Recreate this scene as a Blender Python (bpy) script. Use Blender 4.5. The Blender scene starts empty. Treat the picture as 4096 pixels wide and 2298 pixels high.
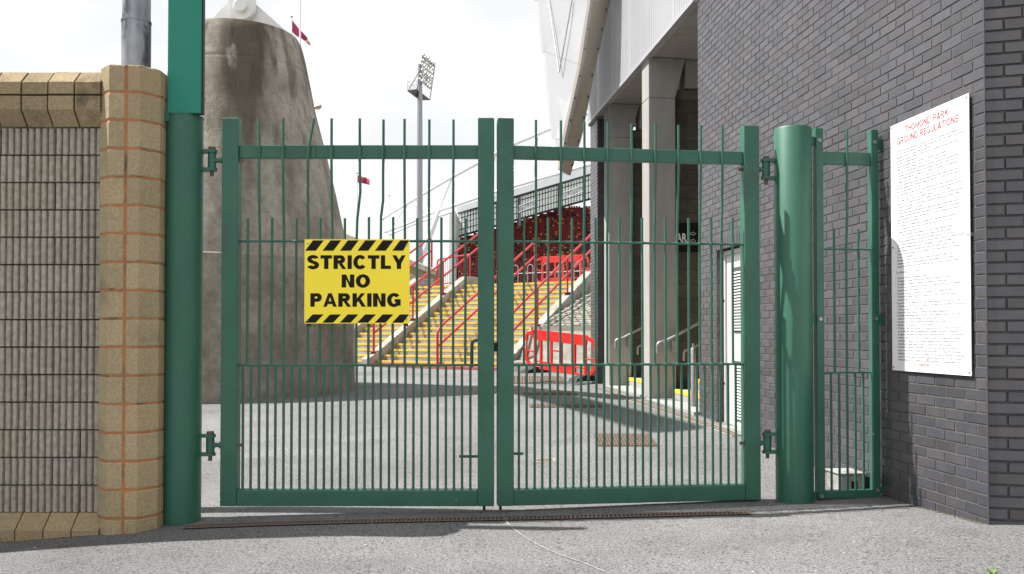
import bpy, bmesh, math, random
import numpy as np
from mathutils import Vector, Matrix
random.seed(7)
R = math.radians
sc = bpy.context.scene
COL = sc.collection

# ------------------------------------------------------------------ camera
F, CX, PY = 3450.0, 2048.0, 1273.0          # focal length and principal point in pixels of the 4096 px wide photo
PIT = math.atan(0.018)
EYE = 1.338
cam = bpy.data.cameras.new('camera'); camo = bpy.data.objects.new('camera', cam); COL.objects.link(camo)
camo.location = (0, 0, EYE); camo.rotation_euler = (R(90) + PIT, 0, 0)
cam.sensor_width = 36; cam.lens = F / 4096 * 36; cam.shift_y = (PY - 1149) / 4096
cam.clip_start = 0.05; cam.clip_end = 3000
sc.camera = camo

# ------------------------------------------------------------------ sky, sun, exposure
SUN_EL = R(55.5)
SH = Vector((0.983, -0.165, 0)).normalized()          # the way shadows fall on the ground
w = bpy.data.worlds.new('World'); sc.world = w; w.use_nodes = True
nt = w.node_tree; nt.nodes.clear()
out = nt.nodes.new('ShaderNodeOutputWorld'); bg = nt.nodes.new('ShaderNodeBackground'); bg.inputs[1].default_value = 0.10
sky = nt.nodes.new('ShaderNodeTexSky'); sky.sky_type = 'NISHITA'; sky.sun_disc = False
sky.sun_elevation = SUN_EL; sky.sun_rotation = math.atan2(-SH.x, -SH.y) % (2 * math.pi)
tc = nt.nodes.new('ShaderNodeTexCoord'); mp = nt.nodes.new('ShaderNodeMapping'); mp.inputs['Scale'].default_value = (1, 1, 2.2)
nz = nt.nodes.new('ShaderNodeTexNoise'); nz.inputs['Scale'].default_value = 2.6; nz.inputs['Detail'].default_value = 8; nz.inputs['Roughness'].default_value = .55
rp = nt.nodes.new('ShaderNodeValToRGB'); rp.color_ramp.elements[0].position = .30; rp.color_ramp.elements[1].position = .52
rp.color_ramp.elements[0].color = (.82, .82, .82, 1); rp.color_ramp.elements[1].color = (1, 1, 1, 1)
nz2 = nt.nodes.new('ShaderNodeTexNoise'); nz2.inputs['Scale'].default_value = 4.0; nz2.inputs['Detail'].default_value = 6
rp2 = nt.nodes.new('ShaderNodeValToRGB'); rp2.color_ramp.elements[0].position = .36; rp2.color_ramp.elements[1].position = .60
rp2.color_ramp.elements[0].color = (4.7, 4.76, 4.84, 1); rp2.color_ramp.elements[1].color = (5.6, 5.6, 5.6, 1)
mx = nt.nodes.new('ShaderNodeMix'); mx.data_type = 'RGBA'
L = nt.links.new
L(tc.outputs['Generated'], mp.inputs[0]); L(mp.outputs[0], nz.inputs[0]); L(mp.outputs[0], nz2.inputs[0])
L(nz.outputs[0], rp.inputs[0]); L(nz2.outputs[0], rp2.inputs[0])
L(rp.outputs[0], mx.inputs[0]); L(sky.outputs[0], mx.inputs[6]); L(rp2.outputs[0], mx.inputs[7])
L(mx.outputs[2], bg.inputs[0]); L(bg.outputs[0], out.inputs[0])
sun = bpy.data.lights.new('sun', 'SUN'); sun.energy = 5.0; sun.angle = R(0.53); sun.color = (1, .965, .91)
suno = bpy.data.objects.new('sun', sun); COL.objects.link(suno)
ldir = Vector((SH.x * math.cos(SUN_EL), SH.y * math.cos(SUN_EL), -math.sin(SUN_EL)))
suno.rotation_euler = ldir.to_track_quat('-Z', 'Y').to_euler(); suno.location = (-10, 2, 20)
vs = sc.view_settings; vs.view_transform = 'Standard'; vs.look = 'None'; vs.gamma = 1; vs.exposure = 1.0; vs.use_curve_mapping = False
sc.render.engine = 'CYCLES'

# ------------------------------------------------------------------ picture -> place
def P(sx, sy, Y):
    xr = (sx - CX) / F; yu = (PY - sy) / F
    dy = math.cos(PIT) - yu * math.sin(PIT); dz = math.sin(PIT) + yu * math.cos(PIT)
    t = Y / dy
    return Vector((xr * t, Y, EYE + dz * t))
def ZY(sy, Y): return P(CX, sy, Y).z
def proj(p):
    d = Vector(p) - Vector((0, 0, EYE))
    fw = d.y * math.cos(PIT) + d.z * math.sin(PIT); up = -d.y * math.sin(PIT) + d.z * math.cos(PIT)
    if fw < .1: return None
    return CX + F * d.x / fw, PY - F * up / fw, fw

# ------------------------------------------------------------------ ground height (thin plate through surveyed points)
_gp = np.array([(-3.72,6.27,-.16),(-2.9,6.1,-.085),(-2.3,6.4,-.05),(0,6.45,0),(2.18,6.6,.04),(2.9,6.75,.05),(3.06,5.56,.12),(2.75,7.96,.118),
  (2.5,10.2,.26),(2.2,13.4,.33),(1.8,16.1,.36),(1.5,18.3,.33),(-5.4,14.7,.14),(-5.7,17.3,.16),(-4.0,25,.40),(.1,22.5,.38),(-8,27,.42),(3,21,.36),(-2,12,.12),(0,10,.1),(-1,17,.24),
  (-5,3,-.22),(0,3,-.02),(4,3,.14),(0,5,0),(-9,6,-.35),(9,5,.2),(-14,15,.0),(-14,30,.4),(14,30,.45),(0,33,.42),(8,12,.3)])
def _U(r2): return np.where(r2 > 1e-12, .5 * r2 * np.log(np.maximum(r2, 1e-12)), 0)
def _fit():
    n = len(_gp); xy = _gp[:, :2]
    K = _U(((xy[:, None] - xy[None]) ** 2).sum(-1)) + np.eye(n) * .6
    Pm = np.c_[np.ones(n), xy]
    A = np.block([[K, Pm], [Pm.T, np.zeros((3, 3))]])
    return np.linalg.solve(A, np.r_[_gp[:, 2], 0, 0, 0])
_gw = _fit()
def zg(x, y):
    x = min(max(x, -13), 12); y = min(max(y, 2), 32)
    r2 = ((_gp[:, :2] - np.array([x, y])) ** 2).sum(-1); n = len(_gp)
    return float(_U(r2) @ _gw[:n] + _gw[n] + _gw[n + 1] * x + _gw[n + 2] * y)
def G(sx, sy):
    Y = 8.0
    for _ in range(40):
        p = P(sx, sy, Y); z = zg(p.x, p.y)
        k = (EYE - p.z) / Y
        Y += .7 * ((EYE - z) / max(k, 1e-4) - Y)
        Y = min(max(Y, 2), 60)
    p = P(sx, sy, Y); p.z = zg(p.x, p.y); return p

# ------------------------------------------------------------------ materials
def mat(name, c1, c2=None, scale=6, rough=.7, bump=0, bscale=60, metal=0, spec=.5, c3=None, s3=1.2, t3=(.5, .7), stretch=None, rnd=None, coat=0, specks=None, rvar=0, rv_amt=.16, rhue=(1.04, 1.0, .96)):
    m = bpy.data.materials.new(name); m.use_nodes = True; n = m.node_tree.nodes; l = m.node_tree.links
    b = n['Principled BSDF']; b.inputs['Roughness'].default_value = rough; b.inputs['Metallic'].default_value = metal
    b.inputs['Specular IOR Level'].default_value = spec; b.inputs['Coat Weight'].default_value = coat
    geo = n.new('ShaderNodeNewGeometry'); vec = geo.outputs['Position']
    if stretch:
        mm = n.new('ShaderNodeMapping'); mm.inputs['Scale'].default_value = stretch; l.new(vec, mm.inputs[0]); svec = mm.outputs[0]
    else: svec = vec
    def noise(s, v, d=4, ro=.6):
        t = n.new('ShaderNodeTexNoise'); t.inputs['Scale'].default_value = s; t.inputs['Detail'].default_value = d; t.inputs['Roughness'].default_value = ro
        l.new(v, t.inputs['Vector']); return t.outputs['Fac']
    def ramp(f, a, bb):
        r = n.new('ShaderNodeMapRange'); r.inputs[1].default_value = a; r.inputs[2].default_value = bb; r.interpolation_type = 'SMOOTHSTEP'; l.new(f, r.inputs[0]); return r.outputs[0]
    def mix(f, a, bb, blend='MIX'):
        x = n.new('ShaderNodeMix'); x.data_type = 'RGBA'; x.blend_type = blend
        if isinstance(f, float): x.inputs[0].default_value = f
        else: l.new(f, x.inputs[0])
        for i, v in ((6, a), (7, bb)):
            if isinstance(v, tuple): x.inputs[i].default_value = (*v, 1)
            else: l.new(v, x.inputs[i])
        return x.outputs[2]
    col = c1
    if c2: col = mix(ramp(noise(scale, svec, 6), .32, .68), c1, c2)
    if rnd:                                            # piece to piece variation
        if rnd == 'attr':
            a = n.new('ShaderNodeAttribute'); a.attribute_name = 'rnd'; rv = a.outputs['Fac']
        else:
            a = n.new('ShaderNodeObjectInfo'); rv = a.outputs['Random']
        r = n.new('ShaderNodeMapRange'); r.inputs[3].default_value = 1 - rv_amt; r.inputs[4].default_value = 1 + rv_amt; l.new(rv, r.inputs[0])
        g = n.new('ShaderNodeCombineColor'); [l.new(r.outputs[0], g.inputs[i]) for i in range(3)]
        col = mix(1.0, col, g.outputs[0], 'MULTIPLY')
        wn = n.new('ShaderNodeTexWhiteNoise'); wn.noise_dimensions = '1D'; l.new(rv, wn.inputs['W'])
        col = mix(ramp(wn.outputs['Value'], .55, 1.0), col, mix(1.0, col, rhue, 'MULTIPLY'))
    if c3: col = mix(ramp(noise(s3, svec, 7, .65), *t3), col, c3)
    if specks:                                          # (colour, scale, threshold)
        col = mix(ramp(noise(specks[1], vec, 2), specks[2], specks[2] + .03), col, specks[0])
    if isinstance(col, tuple): b.inputs['Base Color'].default_value = (*col, 1)
    else: l.new(col, b.inputs['Base Color'])
    if rvar:
        r = n.new('ShaderNodeMapRange'); r.inputs[3].default_value = rough - rvar; r.inputs[4].default_value = rough + rvar
        l.new(noise(scale * 2, vec), r.inputs[0]); l.new(r.outputs[0], b.inputs['Roughness'])
    if bump:
        bp = n.new('ShaderNodeBump'); bp.inputs['Strength'].default_value = min(bump, 1); bp.inputs['Distance'].default_value = .004 * max(bump, 1)
        l.new(noise(bscale, vec, 5, .7), bp.inputs['Height']); l.new(bp.outputs[0], b.inputs['Normal'])
    return m

M = {}
M['asphalt'] = mat('asphalt', (.132, .130, .132), (.188, .185, .187), .9, .9, 3.0, 110, spec=.25, c3=(.112, .110, .112), s3=.45, t3=(.48, .66))
# aggregate grains in the asphalt
def grains(m):
    n = m.node_tree.nodes; l = m.node_tree.links; b = n['Principled BSDF']
    src = b.inputs['Base Color'].links[0].from_socket
    geo = n.new('ShaderNodeNewGeometry')
    last = src
    for s, lo, hi, c, bl in ((150, .42, .66, (1.75, 1.75, 1.75), 'MULTIPLY'), (62, .52, .60, (.46, .46, .47), 'MULTIPLY'), (48, .70, .74, (2.3, 2.25, 2.15), 'MULTIPLY')):
        t = n.new('ShaderNodeTexNoise'); t.inputs['Scale'].default_value = s; t.inputs['Detail'].default_value = 2; l.new(geo.outputs['Position'], t.inputs['Vector'])
        r = n.new('ShaderNodeMapRange'); r.inputs[1].default_value = lo; r.inputs[2].default_value = hi; l.new(t.outputs['Fac'], r.inputs[0])
        x = n.new('ShaderNodeMix'); x.data_type = 'RGBA'; x.blend_type = bl; l.new(r.outputs[0], x.inputs[0]); l.new(last, x.inputs[6]); x.inputs[7].default_value = (*c, 1)
        last = x.outputs[2]
    l.new(last, b.inputs['Base Color'])
grains(M['asphalt'])
M['fluted'] = mat('fluted_block', (.46, .43, .37), (.33, .305, .26), 22, .95, 3.0, 90, spec=.2, rnd='obj', rv_amt=.07, c3=(.29, .268, .225), s3=1.7, t3=(.55, .80), specks=((.56, .54, .49), 55, .72))
M['fluted_joint'] = mat('dark_joint', (.10, .092, .078), (.05, .046, .04), 8, .95, 1, 60)
M['buff'] = mat('buff_block', (.50, .405, .255), (.37, .295, .18), 75, .95, 2.6, 150, spec=.2, rnd='obj', rv_amt=.09, c3=(.25, .205, .14), s3=1.8, t3=(.50, .76), specks=((.60, .58, .56), 7, .775))
M['buff_dirty'] = mat('weathered_coping', (.40, .315, .19), (.27, .215, .135), 60, .95, 2.6, 150, spec=.2, rnd='obj', rv_amt=.13, c3=(.10, .085, .06), s3=3.0, t3=(.50, .72))
M['orange_mortar'] = mat('orange_mortar', (.50, .205, .075), (.36, .17, .085), 9, .95, 2.5, 90, c3=(.12, .09, .06), s3=2.6, t3=(.52, .66))
M['brick'] = mat('brick_grey', (.053, .056, .068), (.069, .066, .074), 7, .34, .55, 120, spec=.75, rnd='obj', rv_amt=.20, rhue=(1.10, 1.0, .98), c3=(.044, .043, .045), s3=1.1, t3=(.60, .78), specks=((.30, .29, .27), 30, .785), rvar=.07)
M['brick_mass'] = mat('brick_mass_grey', (.053, .056, .068), (.069, .066, .074), 7, .34, .55, 120, spec=.75, rnd='attr', rv_amt=.20, rhue=(1.10, 1.0, .98), c3=(.044, .043, .045), s3=1.1, t3=(.60, .78), specks=((.30, .29, .27), 30, .785), rvar=.07)
M['mortar'] = mat('grey_mortar', (.118, .108, .104), (.082, .075, .073), 12, .95, 1.2, 120, c3=(.20, .175, .09), s3=3, t3=(.66, .80))
M['green'] = mat('green_paint', (.021, .104, .068), (.030, .126, .085), 3, .40, .35, 220, spec=.5, c3=(.026, .082, .060), s3=2.2, t3=(.55, .75), specks=((.42, .47, .45), 15, .775), rvar=.08)
M['green_post'] = mat('green_post_paint', (.021, .103, .067), (.028, .124, .083), 3, .42, .45, 160, spec=.5, c3=(.024, .080, .058), s3=1.8, t3=(.55, .75), stretch=(1, 1, .4), specks=((.4, .46, .44), 22, .79), rvar=.08)
M['green_panel'] = mat('green_panel', (.010, .205, .142), (.012, .215, .150), 2, .5, .2, 300, spec=.4)
M['black'] = mat('black_metal', (.012, .012, .014), None, rough=.5)
M['galv'] = mat('galvanised_steel', (.36, .38, .41), (.19, .205, .225), 9, .45, .2, 80, metal=.5, c3=(.07, .078, .09), s3=4.5, t3=(.50, .58), stretch=(1, 1, .35))
M['galv2'] = mat('galvanised_tube', (.36, .37, .385), (.25, .26, .27), 14, .45, .1, 80, metal=.6)
M['concrete'] = mat('stained_concrete', (.33, .305, .262), (.225, .205, .172), 1.7, .93, 3.0, 40, spec=.2, c3=(.115, .097, .07), s3=.85, t3=(.48, .68), stretch=(1.4, 1.4, .12), specks=((.05, .045, .038), 16, .73))
def tower_mat():
    m = bpy.data.materials.new('weathered_concrete'); m.use_nodes = True; n = m.node_tree.nodes; l = m.node_tree.links; b = n['Principled BSDF']
    b.inputs['Roughness'].default_value = .93; b.inputs['Specular IOR Level'].default_value = .2
    geo = n.new('ShaderNodeNewGeometry'); pos = geo.outputs['Position']
    def noise(s, sc=None, d=6, ro=.6, off=0):
        mm = n.new('ShaderNodeMapping'); mm.inputs['Scale'].default_value = sc or (1, 1, 1); mm.inputs['Location'].default_value = (off, off, 0); l.new(pos, mm.inputs[0])
        t = n.new('ShaderNodeTexNoise'); t.inputs['Scale'].default_value = s; t.inputs['Detail'].default_value = d; t.inputs['Roughness'].default_value = ro; l.new(mm.outputs[0], t.inputs['Vector']); return t.outputs['Fac']
    def rng(f, a, bb, c=0, d=1, sm=True):
        r = n.new('ShaderNodeMapRange'); r.inputs[1].default_value = a; r.inputs[2].default_value = bb; r.inputs[3].default_value = c; r.inputs[4].default_value = d
        if sm: r.interpolation_type = 'SMOOTHSTEP'
        l.new(f, r.inputs[0]); return r.outputs[0]
    def mul(a, bb):
        x = n.new('ShaderNodeMath'); x.operation = 'MULTIPLY'; l.new(a, x.inputs[0]); l.new(bb, x.inputs[1]); return x.outputs[0]
    def mix(f, a, bb, bl='MIX'):
        x = n.new('ShaderNodeMix'); x.data_type = 'RGBA'; x.blend_type = bl; l.new(f, x.inputs[0])
        for i, v in ((6, a), (7, bb)):
            if isinstance(v, tuple): x.inputs[i].default_value = (*v, 1)
            else: l.new(v, x.inputs[i])
        return x.outputs[2]
    sp = n.new('ShaderNodeSeparateXYZ'); l.new(pos, sp.inputs[0]); z = sp.outputs['Z']
    col = mix(rng(noise(1.1, None, 9, .68), .36, .64), (.425, .398, .345), (.285, .262, .220))
    col = mix(rng(noise(7, None, 7, .7), .35, .70), col, (.74, .73, .70), 'MULTIPLY')
    run = mul(rng(noise(1.9, (1.6, 1.6, .085), 9, .62), .46, .66), rng(z, 1.5, 6.3, .15, .85))          # rain run-off from the rim
    col = mix(run, col, (.125, .108, .082))
    wob = n.new('ShaderNodeMath'); wob.operation = 'MULTIPLY_ADD'; l.new(noise(1.5, (1, 1, .25), 6, .6, 21), wob.inputs[0]); wob.inputs[1].default_value = .9; l.new(sp.outputs['X'], wob.inputs[2])
    ab = n.new('ShaderNodeMath'); ab.operation = 'ADD'; l.new(wob.outputs[0], ab.inputs[0]); ab.inputs[1].default_value = 4.55; ab2 = n.new('ShaderNodeMath'); ab2.operation = 'ABSOLUTE'; l.new(ab.outputs[0], ab2.inputs[0])
    col = mix(mul(rng(ab2.outputs[0], .22, .62, 1, 0), rng(z, 2.8, 6.0, 0, .85)), col, (.080, .066, .046))              # the broad rust-brown run under the bracket
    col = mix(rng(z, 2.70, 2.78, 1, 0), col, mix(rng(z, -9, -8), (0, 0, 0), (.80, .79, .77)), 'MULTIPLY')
    run2 = mul(rng(noise(4.2, (2, 2, .06), 6, .6, 11), .56, .68), rng(z, 3.5, 7.0, .0, .55)); col = mix(run2, col, (.052, .045, .034))
    pale = rng(noise(1.4, (1.2, 1.2, .35), 8, .7, 5), .60, .70, 0, .7); col = mix(pale, col, (.40, .38, .335))            # lime bloom
    pit = rng(noise(19, None, 2, .5, 3), .72, .75); col = mix(pit, col, (.04, .036, .03))
    crack = rng(noise(2.2, (1, 1, 2.4), 10, .75, 9), .497, .503); 
    l.new(col, b.inputs['Base Color'])
    bp = n.new('ShaderNodeBump'); bp.inputs['Strength'].default_value = .9; bp.inputs['Distance'].default_value = .02; l.new(noise(26, None, 8, .72), bp.inputs['Height']); l.new(bp.outputs[0], b.inputs['Normal'])
    return m
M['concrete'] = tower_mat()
M['concrete2'] = mat('pale_concrete', (.345, .338, .32), (.295, .288, .272), 3, .9, .8, 70, spec=.2, c3=(.22, .212, .196), s3=2.2, t3=(.55, .8), stretch=(1, 1, .4))
M['concrete3'] = mat('stair_concrete', (.38, .355, .31), (.27, .25, .212), 2.5, .92, 1.2, 50, spec=.2, c3=(.15, .133, .105), s3=4.2, t3=(.54, .72))
M['grit'] = mat('pale_grit', (.40, .385, .36), (.16, .155, .15), 20, .9, 0, rnd='attr', rv_amt=.4)
M['moss'] = mat('moss_dirt', (.115, .095, .045), (.06, .05, .035), 14, .95, 0, rnd='attr', rv_amt=.5)
M['block_in'] = mat('plain_blockwork', (.095, .086, .072), (.072, .065, .054), 6, .95, 1.5, 70, rnd='obj', rv_amt=.12)
M['block_joint'] = mat('block_joint', (.13, .118, .10), None, rough=.95)
M['white_clad'] = mat('white_cladding', (.36, .365, .385), (.33, .335, .355), 1.0, .35, 0, spec=.5)
M['white_paint'] = mat('white_paint', (.80, .80, .79), (.76, .76, .75), 3, .45, 0)
M['beige_panel'] = mat('beige_soffit', (.46, .415, .345), (.42, .375, .31), .8, .6, 0)
M['sign_white'] = mat('sign_white', (.86, .86, .87), None, rough=.35)
M['sign_red'] = mat('faded_red_print', (.44, .07, .08), None, rough=.5)
M['sign_grey'] = mat('grey_print', (.22, .22, .23), None, rough=.5)
M['sign_pale'] = mat('pale_print', (.25, .25, .26), None, rough=.5)
M['yellow'] = mat('yellow_sign', (1.0, .80, .03), (.98, .78, .03), 2, .33, 0)
M['ink'] = mat('black_print', (.012, .011, .010), None, rough=.6, spec=.15)
M['yellow_nose'] = mat('yellow_nosing', (.80, .535, .04), (.70, .46, .05), 6, .7, .5, 60, c3=(.45, .37, .20), s3=5, t3=(.60, .72))
M['red_rail'] = mat('red_rail_paint', (.46, .022, .026), (.38, .022, .028), 4, .4, 0)
M['red_plastic'] = mat('red_plastic', (.66, .022, .018), (.58, .022, .018), 3, .4, 0)
M['rubber'] = mat('black_rubber', (.02, .02, .022), (.035, .034, .033), 8, .85, 1, 60)
M['rust'] = mat('rusty_iron', (.175, .120, .092), (.120, .084, .066), 30, .85, 1, 90, metal=.1)
M['rust2'] = mat('rusty_grate', (.145, .088, .06), (.095, .062, .046), 20, .85, 1, 90)
M['dark'] = mat('void_shade', (.012, .011, .010), None, rough=.95)  # near-black colour standing for the shade inside drains and openings
M['chalk'] = mat('worn_white_line', (.30, .295, .28), (.17, .167, .165), 40, .9, 1.5, 110)
M['pebble'] = mat('pebbledash', (.30, .235, .15), (.20, .155, .10), 40, .95, 3, 40, specks=((.5, .45, .36), 26, .62))
M['cobble'] = mat('stone_sett', (.25, .235, .20), (.165, .153, .13), 8, .95, 2.5, 40, rnd='obj', rv_amt=.22, specks=((.5, .49, .46), 12, .69))
M['render'] = mat('rough_render', (.27, .258, .23), (.17, .16, .14), 4, .95, 5, 14)
M['seat_red'] = mat('red_seat', (.34, .014, .022), None, rough=.4)
M['seat_black'] = mat('black_seat', (.012, .012, .016), None, rough=.45)
M['seat_yellow'] = mat('yellow_seat', (.60, .30, .012), None, rough=.45)
M['terrace'] = mat('terrace_concrete', (.075, .05, .048), (.06, .042, .04), .4, .95, 0)
M['screen'] = mat('pale_screen', (.74, .77, .74), (.70, .73, .71), .3, .6, 0)
def translucent(m, f):
    n = m.node_tree.nodes; l = m.node_tree.links; b = n['Principled BSDF']; o = n['Material Output']
    t = n.new('ShaderNodeBsdfTranslucent'); t.inputs[0].default_value = (.9, .93, .9, 1); x = n.new('ShaderNodeMixShader'); x.inputs[0].default_value = f
    l.new(b.outputs[0], x.inputs[1]); l.new(t.outputs[0], x.inputs[2])
    tr = n.new('ShaderNodeBsdfTransparent'); tr.inputs[0].default_value = (.93, .96, .93, 1); y = n.new('ShaderNodeMixShader'); y.inputs[0].default_value = .6
    l.new(x.outputs[0], y.inputs[1]); l.new(tr.outputs[0], y.inputs[2]); l.new(y.outputs[0], o.inputs[0])
translucent(M['screen'], .6)
M['steel_dark'] = mat('dark_steel', (.08, .08, .085), None, rough=.6)
M['roof_grey'] = mat('roof_grey', (.34, .36, .38), (.30, .32, .34), .5, .6, 0)
M['flag'] = mat('maroon_flag', (.42, .035, .12), (.34, .025, .10), 2, .8, 0, c3=(.72, .48, .14), s3=1.3, t3=(.52, .57))
M['glass_lamp'] = mat('lamp_glass', (.55, .58, .50), (.42, .45, .38), 3, .25, 0)
M['leaf'] = mat('weed_leaf', (.05, .11, .015), (.09, .16, .025), 60, .6, 0)
M['box_metal'] = mat('pale_box', (.34, .34, .33), (.27, .27, .26), 6, .5, .2, 90, c3=(.17, .15, .12), s3=6, t3=(.55, .7))
M['kerb_red'] = mat('red_kerb', (.38, .10, .10), (.28, .08, .08), 5, .8, .6, 60)
M['door_white'] = mat('door_white', (.58, .575, .56), (.54, .535, .52), 2, .4, 0)

# ------------------------------------------------------------------ mesh helpers
Zv = Vector((0, 0, 1))
class MB:
    def __init__(s): s.v = []; s.f = []; s.r = []; s.rv = 0.5; s.smooth = False
    def add(s, vs, fs):
        o = len(s.v); s.v += [tuple(x) for x in vs]; s.f += [tuple(i + o for i in f) for f in fs]; s.r += [s.rv] * len(vs); return s
    def box8(s, p): # p: 4 bottom ccw, 4 top
        return s.add(p, [(3, 2, 1, 0), (4, 5, 6, 7), (0, 1, 5, 4), (1, 2, 6, 5), (2, 3, 7, 6), (3, 0, 4, 7)])
    def box(s, c, h, ax=None):
        c = Vector(c)
        a, b, d = [Vector(x) for x in ax] if ax else (Vector((1, 0, 0)), Vector((0, 1, 0)), Zv)
        a, b, d = a * h[0], b * h[1], d * h[2]
        return s.box8([c - a - b - d, c + a - b - d, c + a + b - d, c - a + b - d, c - a - b + d, c + a - b + d, c + a + b + d, c - a + b + d])
    def aab(s, x0, x1, y0, y1, z0, z1):
        return s.box(((x0 + x1) / 2, (y0 + y1) / 2, (z0 + z1) / 2), ((x1 - x0) / 2, (y1 - y0) / 2, (z1 - z0) / 2))
    def prism(s, poly, d): # poly: 3D loop, extruded along d
        n = len(poly); d = Vector(d); poly = [Vector(p) for p in poly]
        vs = poly + [p + d for p in poly]
        fs = [tuple(range(n - 1, -1, -1)), tuple(range(n, 2 * n))] + [(i, (i + 1) % n, (i + 1) % n + n, i + n) for i in range(n)]
        return s.add(vs, fs)
    def tube(s, pts, r, n=8, cap=True):
        pts = [Vector(p) for p in pts]; m = len(pts); rr = r if isinstance(r, (list, tuple)) else [r] * m
        vs = []; u = None
        for i, p in enumerate(pts):
            t = (pts[min(i + 1, m - 1)] - pts[max(i - 1, 0)]).normalized()
            if u is None: u = t.orthogonal().normalized()
            u = (u - t * u.dot(t)); u = u.normalized() if u.length > 1e-6 else t.orthogonal().normalized()
            q = t.cross(u)
            for k in range(n):
                a = 2 * math.pi * (k + .5) / n; vs.append(p + (u * math.cos(a) + q * math.sin(a)) * rr[i])
        fs = [(i * n + k, i * n + (k + 1) % n, (i + 1) * n + (k + 1) % n, (i + 1) * n + k) for i in range(m - 1) for k in range(n)]
        if cap: fs += [tuple(range(n - 1, -1, -1)), tuple(range((m - 1) * n, m * n))]
        return s.add(vs, fs)
    def disc(s, c, ax, r, th, n=16):
        c = Vector(c); ax = Vector(ax).normalized(); return s.tube([c - ax * th / 2, c + ax * th / 2], r, n)
    def mesh(s, name, m):
        me = bpy.data.meshes.new(name); me.from_pydata(s.v, [], s.f); me.materials.append(m)
        if s.smooth:
            me.polygons.foreach_set('use_smooth', [True] * len(me.polygons))
            try: me.set_sharp_from_angle(angle=R(38))
            except Exception: pass
        a = me.attributes.new('rnd', 'FLOAT', 'POINT'); a.data.foreach_set('value', s.r)
        me.update(); return me
    def build(s, name, m, parent=None, smooth=False, bevel=0):
        if isinstance(m, str): m = M[m]
        s.smooth = smooth
        o = bpy.data.objects.new(name, s.mesh(name, m)); COL.objects.link(o)
        if parent: adopt(o, parent)
        if bevel:
            b = o.modifiers.new('bevel', 'BEVEL'); b.width = bevel; b.segments = 2; b.limit_method = 'ANGLE'
        return o
def top(o):
    while o.parent: o = o.parent
    return o
def adopt(o, parent):
    o.parent = parent; r = top(parent)
    if parent is r: o.matrix_parent_inverse = Matrix.Translation(-r.location)
    else: o.matrix_parent_inverse = Matrix.Identity(4) if parent.location.length == 0 else parent.matrix_basis.inverted()
def thing(name, label, cat, loc=(0, 0, 0), group=None):
    o = bpy.data.objects.new(name, None); COL.objects.link(o); o.location = loc; o.empty_display_size = .2
    return tag(o, label, cat, group)
def tag(o, label=None, cat=None, group=None, kind=None):
    if label: o['label'] = label
    if cat: o['category'] = cat
    if group: o['group'] = group
    if kind: o['kind'] = kind
    return o
def inst(name, me, mtx, parent):
    o = bpy.data.objects.new(name, me); COL.objects.link(o); o.matrix_basis = mtx; adopt(o, parent); return o
def frame(e1, e2, e3, loc):
    m = Matrix.Identity(4)
    for i, e in enumerate((e1, e2, e3)):
        for j in range(3): m[j][i] = e[j]
    for j in range(3): m[j][3] = loc[j]
    return m
def arc(c, a, b, r, t0, t1, n=6):
    return [Vector(c) + Vector(a) * r * math.cos(t0 + (t1 - t0) * i / n) + Vector(b) * r * math.sin(t0 + (t1 - t0) * i / n) for i in range(n + 1)]
def rounded(pts, r, n=4):
    pts = [Vector(p) for p in pts]; o = [pts[0]]
    for i in range(1, len(pts) - 1):
        p = pts[i]; a = (pts[i - 1] - p); b = (pts[i + 1] - p); k = min(r, a.length / 2, b.length / 2)
        a = p + a.normalized() * k; b = p + b.normalized() * k
        for j in range(n + 1):
            t = j / n; o.append(a * (1 - t) ** 2 + p * 2 * t * (1 - t) + b * t * t)
    return o + [pts[-1]]
def text_mesh(name, body, size, align='LEFT', offset=0, depth=.0006, xs=1.0, space=1.0, line=1.0):
    cu = bpy.data.curves.new(name, 'FONT'); cu.body = body; cu.size = size; cu.align_x = align; cu.offset = offset; cu.extrude = depth
    cu.space_character = space; cu.space_line = line; cu.resolution_u = 3
    o = bpy.data.objects.new(name, cu); COL.objects.link(o); bpy.context.view_layer.update()
    me = bpy.data.meshes.new_from_object(o.evaluated_get(bpy.context.evaluated_depsgraph_get()))
    bpy.data.objects.remove(o); bpy.data.curves.remove(cu)
    return me
def mesh_obj(name, me, m, mtx, parent):
    me.materials.clear(); me.materials.append(M[m] if isinstance(m, str) else m)
    return inst(name, me, mtx, parent)

# ================================================================== SETTING: ground
def build_ground():
    xs = sorted(set([round(x, 3) for x in np.concatenate([np.linspace(-14, 13, 91), [-400, -200, -100, -50, -30, -20, 20, 30, 50, 100, 200, 400]])]))
    ys = sorted(set([round(y, 3) for y in np.concatenate([np.linspace(1, 33, 107), [-60, -30, -10, 40, 60, 100, 200, 400, 900]])]))
    vs = [(x, y, zg(x, y)) for y in ys for x in xs]; nx = len(xs)
    fs = [(j * nx + i, j * nx + i + 1, (j + 1) * nx + i + 1, (j + 1) * nx + i) for j in range(len(ys) - 1) for i in range(nx - 1)]
    b = MB(); b.add(vs, fs); o = b.build('ground', 'asphalt', smooth=True); o['kind'] = 'structure'; return o
build_ground()

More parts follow.
